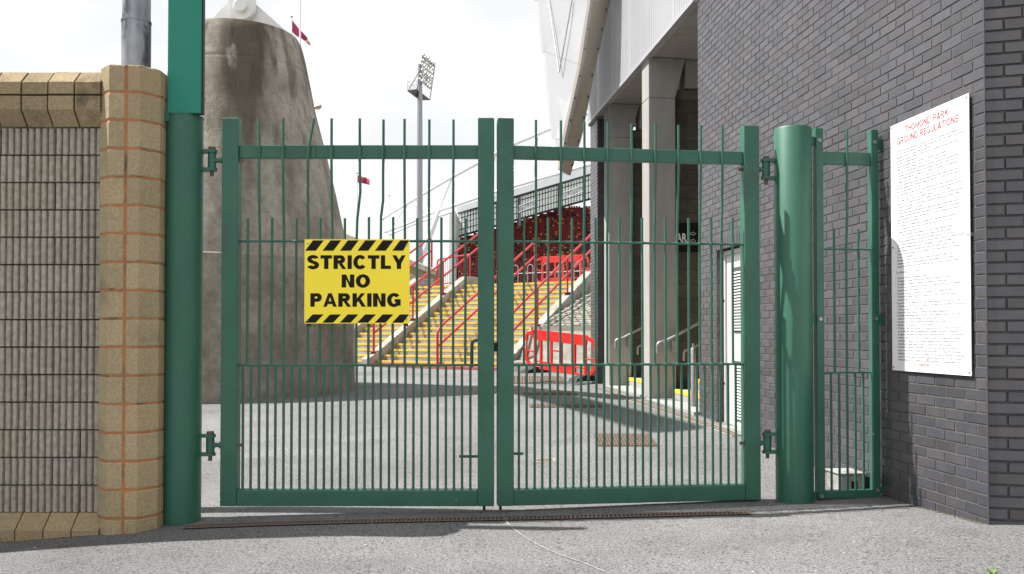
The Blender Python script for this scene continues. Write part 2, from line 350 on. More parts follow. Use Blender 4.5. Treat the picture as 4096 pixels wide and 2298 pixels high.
def ground_strip(pts, wid, h=.004, n=24):
    """a thin sheet following the ground along a polyline of (x, y)"""
    b = MB(); pts = [Vector((p[0], p[1], 0)) for p in pts]; rows = []
    segs = []
    for a, c in zip(pts, pts[1:]):
        for k in range(n): segs.append(a.lerp(c, k / n))
    segs.append(pts[-1])
    for i, p in enumerate(segs):
        t = (segs[min(i + 1, len(segs) - 1)] - segs[max(i - 1, 0)]).normalized(); q = Vector((-t.y, t.x, 0)) * wid / 2
        rows.append((p - q, p + q))
    vs = []
    for a, c in rows:
        for p in (a, c): vs.append((p.x, p.y, zg(p.x, p.y) + h))
    b.add(vs, [(2 * i, 2 * i + 2, 2 * i + 3, 2 * i + 1)[::-1] for i in range(len(rows) - 1)])
    return b

# ================================================================== LEFT: fluted block wall, pillar, pole, posts
WY = 6.27; XL = -6.2; XR = -2.86          # wall face, from outside the frame to the pillar
def left_wall():
    t = thing('block_wall', 'fluted grey block boundary wall with buff coping, left of the octagonal pillar', 'wall', (-4.3, WY + .15, -.1))
    z0 = ZY(2052, WY); ph = .2
    MB().aab(XL, XR + .25, WY + .03, WY + .26, -.5, z0 + 14.2 * ph).build('wall_core', 'fluted_joint', t)
    def fluted(wd):
        nr = round(wd / .049); prof = []; pw = wd / nr; g = .0075
        for i in range(nr):
            x = i * pw
            prof += [(x + .0035, .027), (x + .0085, .006), (x + .0125, .0), (x + pw - .0125, .0), (x + pw - .0085, .006), (x + pw - .0035, .027)]
        levels = np.linspace(0, .188, 8); b = MB(); n = len(prof)
        rng = random.Random(int(wd * 1e6) + 3); vs = []
        for z in levels:
            for (x, d) in prof: vs.append((x + rng.uniform(-.0005, .0005), d + (rng.uniform(-.0015, .002) if d < .01 else rng.uniform(-.001, .001)), z))
        fs = [(j * n + i, j * n + i + 1, (j + 1) * n + i + 1, (j + 1) * n + i) for j in range(7) for i in range(n - 1)]
        o = len(vs); vs += [(prof[0][0], .06, 0), (prof[-1][0], .06, 0), (prof[0][0], .06, .188), (prof[-1][0], .06, .188)]
        fs += [tuple([o, o + 1] + list(range(n - 1, -1, -1))), tuple([o + 3, o + 2] + list(range(7 * n, 8 * n)))]
        b.add(vs, fs); return b.mesh('block', M['fluted'])
    full = [fluted(.394 + i * 2e-3 / 7) for i in range(7)]
    for r in range(14):
        z = z0 + r * ph + .005; x = -3.135 if r % 2 == 0 else -3.335
        x -= .4 * 8
        while x < -3.03:
            if x > XL: inst('block', full[random.randrange(7)], frame((1, 0, 0), (0, 1, 0), Zv, (x + random.uniform(-.002, .002), WY - random.uniform(0, .004), z)), t)
            x += .4
    # plinth of splayed blocks
    zt = z0
    prof = [(0, 0), (-.105, -.105), (-.105, -.45), (.03, -.45), (.03, 0)]
    b = MB(); b.prism([(0, p[0], p[1]) for p in prof], (.19, 0, 0)); pm = b.mesh('plinth_block', M['buff_dirty'])
    x = -3.135 - .4 * 8
    while x < XR - .1:
        inst('plinth_block', pm, frame((1, 0, 0), (0, 1, 0), Zv, (x, WY, zt)), t); x += .2
    # coping: two courses, the lower corbelled out, the upper with a splayed top
    zc = z0 + 14 * ph
    lo = [(.0, .008), (-.085, .112), (-.085, .212), (-.0, .212), (.28, .212), (.28, .008)]
    hi = [(-.085, .226), (-.085, .312), (.012, .410), (.18, .410), (.28, .32), (.28, .226)]
    bl = MB(); bl.prism([(0, p[0], p[1]) for p in lo], (.178, 0, 0)); ml = bl.mesh('coping_block', M['buff_dirty'])
    bh = MB(); bh.prism([(0, p[0], p[1]) for p in hi], (.178, 0, 0)); mh = bh.mesh('coping_block', M['buff_dirty'])
    MB().aab(XL, XR - .02, WY + .005, WY + .2, zc - .02, zc + .32).build('joint_core', 'fluted_joint', t)
    x = -2.96 - .192 * 17
    while x < XR + .05:
        for me in (ml, mh): inst('coping_block', me, frame((1, 0, 0), (0, 1, 0), Zv, (x + .005, WY + random.uniform(-.004, .004), zc + random.uniform(-.002, .002))), t)
        x += .192
left_wall()

def pillar():
    c = Vector(((533 - CX) / F * 6.33, 6.33, 0)); Rr = .229
    t = thing('block_pillar', 'buff octagonal block pillar with orange mortar at the end of the fluted wall', 'pillar', (c.x, c.y, -.1))
    ang = [a + 23.7 for a in (-128, -83, -48, 8, 48, 84, 128, 172, 212)]
    def pt(a, r, z): return Vector((c.x + r * math.sin(R(a)), c.y - r * math.cos(R(a)), z))
    zt = ZY(254, 6.12); ph = .2025; n = 17
    MB().prism([pt(a, Rr - .005, -.45) for a in ang], (0, 0, zt - .012 + .45)).build('mortar_core', 'orange_mortar', t)
    # each course: blocks between the vertical joints
    groups = [[a + 23.7 for a in g] for g in ([-128, -83, -48, -19.5], [-14, 8, 48, 66], [70, 84, 128, 168], [172, 212, 228])]
    def rad(a):                                  # polygon radius at an angle
        a2 = a
        for i in range(len(ang)):
            a0 = ang[i]; a1 = ang[(i + 1) % len(ang)] + (360 if i == len(ang) - 1 else 0)
            if a0 <= a2 <= a1:
                h = R(a1 - a0); x = R(a2 - a0)
                return math.sin(math.pi / 2 - h / 2) / math.sin(math.pi / 2 + h / 2 - x)
        return 1
    gm = []
    for g in groups:
        vv = []
        for var in range(4):
            rg = random.Random(len(gm) * 10 + var); aa = []
            for a0, a1 in zip(g, g[1:]): aa += [a0 + (a1 - a0) * i / 4 for i in range(4)]
            aa.append(g[-1]); aa = [aa[0]] + [aa[0] + .8] + aa[1:-1] + [aa[-1] - .8, aa[-1]]; n_ = len(aa); hh = ph - .013
            zs_ = [0, .0035, .010, .05, .10, .14, hh - .010, hh - .0035, hh]; vs = []
            for zi, z in enumerate(zs_):
                e_ = {0: .005, 1: .001, 7: .001, 8: .005}.get(zi, 0)
                for ai, a in enumerate(aa):
                    ee = max(e_, .006 if ai in (0, n_ - 1) else 0) + (rg.uniform(0, .0035) if e_ else rg.uniform(-.0006, .0012)) + (rg.uniform(.002, .008) if e_ and rg.random() < .12 else 0)
                    vs.append(pt(a, Rr * rad(a) - ee, z + (rg.uniform(-.0015, .0015) if zi in (0, 8) else 0)) - c)
            m_ = len(zs_); fs = [(j * n_ + i, j * n_ + i + 1, (j + 1) * n_ + i + 1, (j + 1) * n_ + i) for j in range(m_ - 1) for i in range(n_ - 1)]
            b = MB(); b.add(vs, fs); vv.append(b.mesh('pillar_block', M['buff']))
        gm.append(vv)
    for k in range(n):
        z = zt - (k + 1) * ph + .006
        for vv in gm:
            o = inst('pillar_block', vv[random.randrange(4)], Matrix.Translation(Vector((c.x + random.uniform(-.0015, .0015), c.y + random.uniform(-.0015, .0015), z))), t)
    return t
pillar()

def lamp_pole():
    Y = 6.95; x = (536 - CX) / F * Y; z0 = zg(x, Y) - .1
    t = thing('steel_pole', 'tall mottled galvanised steel pole rising behind the octagonal pillar', 'pole', (x, Y, z0))
    zj = ZY(92, Y)
    MB().tube([(x, Y, z0), (x, Y, zj)], .113, 20).build('lower_shaft', 'galv', t, True)
    MB().tube([(x, Y, zj), (x, Y, zj + 2.2)], [.109, .104], 20).build('upper_shaft', 'galv', t, True)
    MB().tube([(x, Y, zj - .004), (x, Y, zj + .012)], .1165, 20).build('joint_ring', 'galv', t, True)
lamp_pole()

GY = 6.45
PLX, PRX = (732 - CX) / F * 6.45, (3175 - CX) / F * 6.71
def lug_hinge(post, gate, pc, xs, y, zc, post_r, sgn, hole_x):
    """two lugs welded on the post, a pin barrel between them, an eye bolt into the stile"""
    bx = pc + sgn * (post_r + .062); w2 = .04
    for dz in (-.069, .069):
        b = MB()
        x0, x1 = pc + sgn * (post_r - .055), bx
        poly = [(x0, y - w2, zc + dz - .011), (x1, y - w2, zc + dz - .011)] + [Vector((x1, y, zc + dz - .011)) + Vector((sgn * w2 * math.sin(a), -w2 * math.cos(a), 0)) for a in np.linspace(.3, math.pi - .3, 6)] + [(x1, y + w2, zc + dz - .011), (x0, y + w2, zc + dz - .011)]
        if sgn < 0: poly = poly[::-1]
        b.prism(poly, (0, 0, .022)); b.build('hinge_lug', 'green', post)
    MB().tube([(bx, y, zc - .118), (bx, y, zc + .092)], .0145, 8).build('hinge_pin', 'rust', post)
    MB().disc((bx, y, zc + .092), Zv, .027, .02, 6).build('pin_head', 'rust', post)
    MB().tube([(bx, y, zc - .056), (bx, y, zc + .056)], .031, 16).build('hinge_barrel', 'green', gate, True)
    b = MB(); b.tube([(bx + sgn * .022, y, zc), (xs + sgn * .01, y, zc)], [.020, .013], 8); b.disc((xs - sgn * .006, y, zc), (1, 0, 0), .026, .018, 6); b.build('eye_bolt', 'green', gate)
    MB().tube([(hole_x - sgn * .01, y, zc), (hole_x + sgn * .03, y, zc)], .0125, 10).build('bolt_end', 'rust', gate)

def posts():
    z0 = zg(PLX, GY) - .05; r = .137; zt = 2.955
    a = thing('gate_post', 'round green steel post carrying the left gate leaf and the tall green panel', 'post', (PLX, GY, z0))
    MB().tube([(PLX, GY, z0), (PLX, GY, zt)], r, 40).build('tube', 'green_post', a, True)
    MB().disc((PLX, GY, zt + .003), Zv, r + .004, .008, 40).build('cap', 'green_post', a, True)
    MB().box((PLX - .085, GY - .112, zt - .02), (.02, .012, .032)).build('welded_tab', 'green', a)
    Y = 6.71; z1 = zg(PRX, Y) - .05; zr = ZY(503, 6.6)
    b = thing('gate_post', 'round green steel post between the right gate leaf and the narrow side gate', 'post', (PRX, Y, z1))
    MB().tube([(PRX, Y, z1), (PRX, Y, zr - .012), (PRX, Y, zr)], [.142, .142, .136], 40).build('tube', 'green_post', b, True)
    return a, b
POST_L, POST_R = posts()

def green_panel():
    Y = 6.36; x0, x1 = (669 - CX) / F * Y, (801 - CX) / F * Y; z0 = 2.964; z1 = 4.15
    t = thing('green_panel_column', 'flat bright green panel with black edge standing on the left gate post', 'panel', ((x0 + x1) / 2, Y, z0))
    MB().aab(x0, x1, Y - .028, Y, z0, z1).build('face_sheet', 'green_panel', t, bevel=.003)
    MB().aab(x0 + .004, x1 + .006, Y + .002, Y + .045, z0, z1).build('backing', 'black', t)
green_panel()

# ---- gates
class Leaf:
    def __init__(s, A, B):
        s.A = Vector(A); s.e = (Vector(B) - Vector(A)); s.len = s.e.length; s.e.normalize(); s.n = Vector((s.e.y, -s.e.x, 0))  # n points to the camera
    def at(s, sx, y=1300):          # distance along the leaf of a picture column
        d = P(sx, y, 1.0); k = d.x / d.y
        return (k * s.A.y - s.A.x) / (s.e.x - k * s.e.y)
    def p(s, u, z, d=0): q = s.A + s.e * u + s.n * d; return Vector((q.x, q.y, z))
LL = Leaf(((883 - CX) / F * GY, GY + .05, 0), ((1976 - CX) / F * GY, GY + .05, 0))
LR = Leaf(((1988 - CX) / F * GY, GY + .05, 0), ((3038 - CX) / F * 6.70, 6.75, 0))
ZB, ZR0, ZR1, ZTOP, ZM1, ZM2 = .050, .168, 2.66, 2.96, 1.10, 2.035
def gate(L_, label, loc, xs_b, xs_m, bends):
    t = thing('gate_leaf', label, 'gate', loc, 'pair of green entrance gate leaves')
    ax = (L_.e, L_.n, Zv); sw = .122; dp = .05
    for u in (sw / 2, L_.len - sw / 2):
        MB().box(L_.p(u, (ZB + ZTOP) / 2), (sw / 2, dp, (ZTOP - ZB) / 2), ax).build('stile', 'green', t, bevel=.006)
    MB().box(L_.p(L_.len / 2, (ZB + ZR0) / 2), (L_.len / 2 - sw - .001, dp - .002, (ZR0 - ZB) / 2), ax).build('bottom_rail', 'green', t, bevel=.006)
    MB().box(L_.p(L_.len / 2, ZR1 + .049), (L_.len / 2 - sw - .001, .028, .049), ax).build('top_rail', 'green', t, bevel=.005)
    for u0 in (sw, L_.len - sw):      # mitre weld lines of the bottom corners
        s = -1 if u0 < 1 else 1
        b = MB(); b.tube([L_.p(u0, ZR0, dp - .0008), L_.p(u0 + s * sw * .96, ZB + .006, dp - .0008)], .0022, 6); b.build('mitre_weld', 'green', t)
    for z in (ZM1, ZM2):
        MB().tube([L_.p(sw - .01, z), L_.p(L_.len - sw + .01, z)], .0095, 10).build('cross_bar', 'green', t, True)
    rb = .0102; fz = .038
    for sx in xs_b:
        u = L_.at(sx, 1800) + random.uniform(-.001, .001)
        b = MB(); b.tube([L_.p(u, ZR0 - .005), L_.p(u + random.uniform(-.0015, .0015), ZM1)], rb, 8)
        b.tube([L_.p(u, ZR0 - .004), L_.p(u, ZR0 + .012)], [.017, .010], 8)
        b.build('bar', 'green', t, True)
    for i, sx in enumerate(xs_m):
        u = L_.at(sx, 1200); long = i % 2 == 1
        jig = random.uniform(-.0025, .0025)
        if not long:
            pts = [L_.p(u, ZM1), L_.p(u + jig, ZM2), L_.p(u + jig, ZY(872, L_.p(u, 0).y) + random.uniform(-.005, .005))]
        else:
            bend = bends.get(i, [])
            pts = [L_.p(u, ZM1), L_.p(u, ZM2)] + [L_.p(u + du, z, fz * min(1, max(0, (z - ZM2) / .35))) for z, du in bend] if bend else [L_.p(u, ZM1), L_.p(u, ZM2), L_.p(u, ZM2 + .3, fz * .55)]
            last = bend[-1][1] if bend else random.uniform(-.004, .004)
            if not bend or bend[-1][0] < 2.94: pts += [L_.p(u + last, ZR1 - .03, fz), L_.p(u + last, 2.952 + random.uniform(-.006, .006), fz)]
        b = MB(); b.tube(pts, rb, 8)
        b.build('bar', 'green', t, True)
        MB().tube([L_.p(u, ZM1 - .003), L_.p(u, ZM1 + .02)], [.016, .009], 8).build('weld', 'green', t)
        MB().tube([L_.p(u, ZM2 - .015), L_.p(u, ZM2), L_.p(u, ZM2 + .015)], [.009, .014, .009], 8).build('weld', 'green', t)
        if long: MB().box(L_.p(u + last, ZR1 + .049, .031), (.012, .006, .047), ax).build('weld', 'green', t)
    return t
xb = [971 + 32.5 * k for k in range(29)]; xm = [990 + 48.4 * k for k in range(19)]
GL = gate(LL, 'green barred gate leaf with the yellow parking sign, left of the pair', (LL.p(LL.len / 2, 0)), xb, xm,
          {5: [(2.3, .004), (2.62, .004), (2.74, .012), (2.955, .048)], 9: [(2.2, .008), (2.40, .034), (2.55, .030), (2.9, .028)], 11: [(2.22, .005), (2.34, .022), (2.5, .022), (2.9, .024)]})
xb = [2076 + (2944 - 2076) / 28 * k for k in range(29)]
xm = [2096, 2143, 2193, 2241, 2289, 2336, 2382, 2429, 2477, 2525, 2570, 2618, 2662, 2709, 2755, 2799, 2845, 2886, 2931]
GR = gate(LR, 'green barred gate leaf without a sign, right of the pair', (LR.p(LR.len / 2, 0)), xb, xm, {})
for zc in (ZY(640, GY), ZY(1783, GY)):
    lug_hinge(POST_L, GL, PLX, LL.p(0, 0).x, GY + .03, zc, .137, 1, LL.p(.122, 0).x)
for zc in (ZY(676, 6.7), ZY(1775, 6.7)):
    lug_hinge(POST_R, GR, PRX, LR.p(LR.len, 0).x, 6.73, zc, .142, -1, LR.p(LR.len - .122, 0).x)
def gate_fittings():
    # drop bolts, pull handles, the lift handle and the latch
    for L_, g, sx, hx0, hx1, hy in ((LL, GL, 1936, 1836, 1908, 1833), (LR, GR, 2006, 2048, 2106, 1823)):
        u = L_.at(sx); MB().tube([L_.p(u, -.005, -.07), L_.p(u, .3, -.07)], .0115, 8).build('drop_bolt', 'black', g)
        u0, u1 = L_.at(hx0), L_.at(hx1); z = ZY(hy, GY)
        MB().tube([L_.p(u0, z, -.035), L_.p(u1 + .02 * (1 if L_ is LL else -1), z, -.035)], .011, 8).build('bolt_handle', 'green', g, True)
    u = LL.at(1885); z0, z1 = ZY(1462, GY), ZY(1362, GY)
    MB().tube(rounded([LL.p(u, z0 - .02, -.09), LL.p(u, z1, -.09), LL.p(u + .16, z1, -.09)], .04), .014, 8).build('lift_handle', 'green', GL, True)
    MB().box(LL.p(LL.len + .008, ZY(1390, GY), -.02), (.012, .02, .035), (LL.e, LL.n, Zv)).build('latch', 'black', GL)
gate_fittings()

def glyphs(V=.345, H=.245):
                                     # stem and bar thickness of heavy wide capitals
    def bar(x0, y0, x1, y1): return [(x0, y0), (x1, y0), (x1, y1), (x0, y1)]
    def ring(cx, cy, rx, ry, a0, a1, n=18):
        q = []
        for i in range(n):
            t0, t1 = R(a0 + (a1 - a0) * i / n), R(a0 + (a1 - a0) * (i + 1) / n); f = lambda t, a, b: (cx + a * math.cos(t), cy + b * math.sin(t))
            q.append([f(t0, rx, ry), f(t1, rx, ry), f(t1, rx - V, ry - H), f(t0, rx - V, ry - H)])
        return q
    def diag(x0, y0, x1, y1, w=V * 1.12): return [(x0, y0), (x0 + w, y0), (x1 + w, y1), (x1, y1)]
    g = {}
    g['I'] = (V, [bar(0, 0, V, 1)]); g['L'] = (.80, [bar(0, 0, V, 1), bar(V, 0, .80, H)])
    g['T'] = (.92, [bar(0, 1 - H, .92, 1), bar(.46 - V / 2, 0, .46 + V / 2, 1 - H)])
    g['N'] = (.98, [bar(0, 0, V, 1), bar(.98 - V, 0, .98, 1), [(V, 1), (V, .62), (.98 - V, 0), (.98 - V, .38)]])
    g['O'] = (1.10, ring(.55, .5, .55, .52, 0, 360, 36)); g['C'] = (1.04, ring(.54, .5, .54, .52, 38, 322, 30))
    g['G'] = (1.10, ring(.55, .5, .55, .52, 40, 318, 30) + [bar(.60, .34, 1.07, .34 + H * .9), bar(1.07 - V, .08, 1.07, .34)])
    P_ = [bar(0, 0, V, 1), bar(V, 1 - H, .56, 1), bar(V, .37, .56, .37 + H)] + ring(.56, .685, .34, .315, -90, 90, 14)
    g['P'] = (.90, P_); g['R'] = (1.0, [bar(0, 0, V, 1), bar(V, 1 - H, .58, 1), bar(V, .40, .58, .40 + H)] + ring(.58, .70, .34, .30, -90, 90, 14) + [[(.40, .42), (.68, .42), (1.02, 0), (.70, 0)]])
    g['Y'] = (1.06, [[(0, 1), (.31, 1), (.53 + V / 2, .42), (.53 - V / 2, .38)], [(.75, 1), (1.06, 1), (.53 + V / 2, .38), (.53 - V / 2, .42)], bar(.53 - V / 2, 0, .53 + V / 2, .42)])
    g['A'] = (1.06, [[(0, 0), (.29, 0), (.62, 1), (.39, 1)], [(.77, 0), (1.06, 0), (.67, 1), (.44, 1)], bar(.25, .2, .81, .2 + H * .85)])
    g['K'] = (1.04, [bar(0, 0, V, 1), [(V, .30), (V, .62), (.66, 1), (1.0, 1)], [(.40, .50), (.60, .68), (1.06, 0), (.73, 0)]])
    g['S'] = (.96, ring(.48, .715, .46, .305, 18, 275, 20) + ring(.48, .285, .48, .305, 95, -162, 20))
    g['H'] = (.92, [bar(0, 0, V, 1), bar(.92 - V, 0, .92, 1), bar(V, .5 - H / 2, .92 - V, .5 + H / 2)])
    g['E'] = (.74, [bar(0, 0, V, 1), bar(V, 0, .74, H), bar(V, .5 - H / 2, .70, .5 + H / 2), bar(V, 1 - H, .74, 1)])
    g['M'] = (1.16, [bar(0, 0, V, 1), bar(1.16 - V, 0, 1.16, 1), [(V, 1), (V, .72), (.58, 0), (.58, .34)], [(1.16 - V, 1), (1.16 - V, .72), (.58, 0), (.58, .34)]])
    g['D'] = (1.0, [bar(0, 0, V, 1), bar(V, 1 - H, .48, 1), bar(V, 0, .48, H)] + ring(.48, .5, .52, .5, -90, 90, 18))
    g['U'] = (.94, [bar(0, .42, V, 1), bar(.94 - V, .42, .94, 1)] + ring(.47, .42, .47, .44, 180, 360, 18))
    g[' '] = (.45, [])
    return g
GLY = glyphs(); GLT = glyphs(.18, .165)
def parking_sign():
    Y = GY - .018
    x0, x1 = (1217 - CX) / F * Y, (1638 - CX) / F * Y; z1, z0 = ZY(958, Y), ZY(1295, Y); W = x1 - x0; H = z1 - z0
    t = thing('parking_sign', 'yellow STRICTLY NO PARKING sign with black hazard stripes fixed to the left gate leaf', 'sign', ((x0 + x1) / 2, Y, z0))
    rot = Matrix.Rotation(R(.6), 4, 'Y')
    b = MB(); b.aab(x0, x1, Y, Y + .004, z0, z1); b.build('panel', 'yellow', t)
    yt = Y - .0012
    for zz, sh in ((z1 - .008, -1), (z0 + .068, -1)):
        ht = .078 if zz > z0 + .2 else .062
        n = 6; pit = W * .166
        for k in range(n):
            xa = x0 + W * .035 + k * pit; bw = pit * .62; sl = W * .075
            xb_ = xa - W * .03
            poly = [(xb_ + sl, yt, zz), (xb_ + sl + bw, yt, zz), (xb_ + bw, yt, zz - ht), (max(xb_, x0 + .002), yt, zz - ht)]
            poly = [(min(p[0], x1 - .003), p[1], p[2]) for p in poly]
            MB().prism(poly, (0, .001, 0)).build('hazard_stripe', 'ink', t)
    def glyph_line(s, cx, base, cap, wid):
        gap = .115; tot = sum(GLY[ch][0] for ch in s) + gap * (len(s) - 1); k = wid / tot; x = cx - wid / 2
        for ch in s:
            gw, polys = GLY[ch]; b = MB()
            for pi, po in enumerate(polys): b.add([(x + px * k, Y - .0012 - pi * 2e-5, base + py * cap) for px, py in po], [tuple(range(len(po)))])
            b.build('letter', 'ink', t); x += (gw + gap) * k
    def line(s, cx, base, cap, wid):
        me = text_mesh('lettering', s, .1, 'LEFT', .0066, .0004)
        xs = [v.co.x for v in me.vertices]; ys = [v.co.y for v in me.vertices]
        a, bb, c_, d = min(xs), max(xs), min(ys), max(ys)
        for v in me.vertices:
            v.co.x = (v.co.x - (a + bb) / 2) / (bb - a) * wid; v.co.y = (v.co.y - c_) / (d - c_) * cap
        mesh_obj('lettering', me, 'ink', frame((1, 0, 0), (0, 0, 1), (0, -1, 0), (cx, Y - .0008, base)), t)
    def X(sx): return (sx - CX) / F * Y
    line = glyph_line
    line('STRICTLY', (X(1227) + X(1622)) / 2, ZY(1077, Y), ZY(1022, Y) - ZY(1077, Y), X(1622) - X(1227))
    line('NO', (X(1366) + X(1480)) / 2, ZY(1151, Y), ZY(1099, Y) - ZY(1151, Y), X(1480) - X(1366))
    line('PARKING', (X(1241) + X(1604)) / 2, ZY(1228, Y), ZY(1174, Y) - ZY(1228, Y), X(1604) - X(1241))
    for fx, fz in ((.03, .04), (.97, .05), (.97, .93), (.03, .95)):
        MB().disc((x0 + W * fx, Y - .002, z0 + H * fz), (0, 1, 0), .0065, .005, 8).build('screw', 'galv2', t)
    for fx in (.04, .965):
        MB().aab(x0 + W * fx - .014, x0 + W * fx + .014, Y + .006, Y + .03, z0 - .022, z0 + .02).build('clip', 'black', t)
    # stand-off brackets behind tie it to the bars
parking_sign()

# ---- side gate
def side_gate():
    A = ((3261 - CX) / F * 6.74, 6.74, 0); B = ((3511 - CX) / F * 6.80, 6.80, 0); S = Leaf(A, B)
    t = thing('side_gate', 'narrow green barred side gate between the right post and the brick wall', 'gate', S.p(S.len / 2, .05))
    ax = (S.e, S.n, Zv); sw = .06; zt = 2.945; zb = .055
    for u in (sw / 2, S.len - sw / 2): MB().box(S.p(u, (zb + zt) / 2), (sw / 2, .03, (zt - zb) / 2), ax).build('stile', 'green', t, bevel=.004)
    MB().box(S.p(S.len / 2, zb + .03), (S.len / 2 - sw - .001, .028, .03), ax).build('bottom_rail', 'green', t, bevel=.004)
    MB().box(S.p(S.len / 2, (ZY(610, 6.77) + ZY(662, 6.77)) / 2), (S.len / 2 - sw - .001, .016, .05), ax).build('top_rail', 'green', t, bevel=.004)
    z1, z2 = ZY(1491, 6.77), ZY(998, 6.77)
    for z in (z1, z2): MB().tube([S.p(sw - .01, z), S.p(S.len - sw + .01, z)], .008, 8).build('cross_bar', 'green', t, True)
    for k in range(5):
        u = sw + (S.len - 2 * sw) * (k + 1) / 6; MB().tube([S.p(u, zb + .05), S.p(u, z1)], .0095, 8).build('bar', 'green', t, True)
    for k in range(3):
        u = sw + (S.len - 2 * sw) * (k + 1) / 4; tp = zt - .004 if k == 1 else ZY(916, 6.77)
        pts = [S.p(u, z1), S.p(u, z2), S.p(u, tp, 0)] if k != 1 else [S.p(u, z1), S.p(u, z2), S.p(u, z2 + .3, .022), S.p(u, tp, .026)]
        MB().tube(pts, .0095, 8).build('bar', 'green', t, True)
    for sy in (565, 1277, 1984):
        z = ZY(sy, 6.74)
        MB().box(S.p(-.045, z), (.05, .012, .032), ax).build('post_bracket', 'green', t)
        MB().disc(S.p(sw * .45, z, .034), S.n, .016, .012, 8).build('bolt_head', 'galv2', t)
    for sy0, sy1 in ((545, 612), (1240, 1320), (1940, 1985)):
        z = (ZY(sy0, 6.8) + ZY(sy1, 6.8)) / 2; h = (ZY(sy0, 6.8) - ZY(sy1, 6.8)) / 2
        MB().box(S.p(S.len + .03, z), (.03, .022, h * .55), ax).build('wall_bracket', 'green', t, bevel=.003)
        MB().box(S.p(S.len + .062, z + h * .2), (.008, .03, h), ax).build('wall_plate', 'green', t, bevel=.002)
        MB().disc(S.p(S.len - sw * .5, z + .01, .034), S.n, .014, .012, 8).build('bolt_head', 'galv2', t)
side_gate()

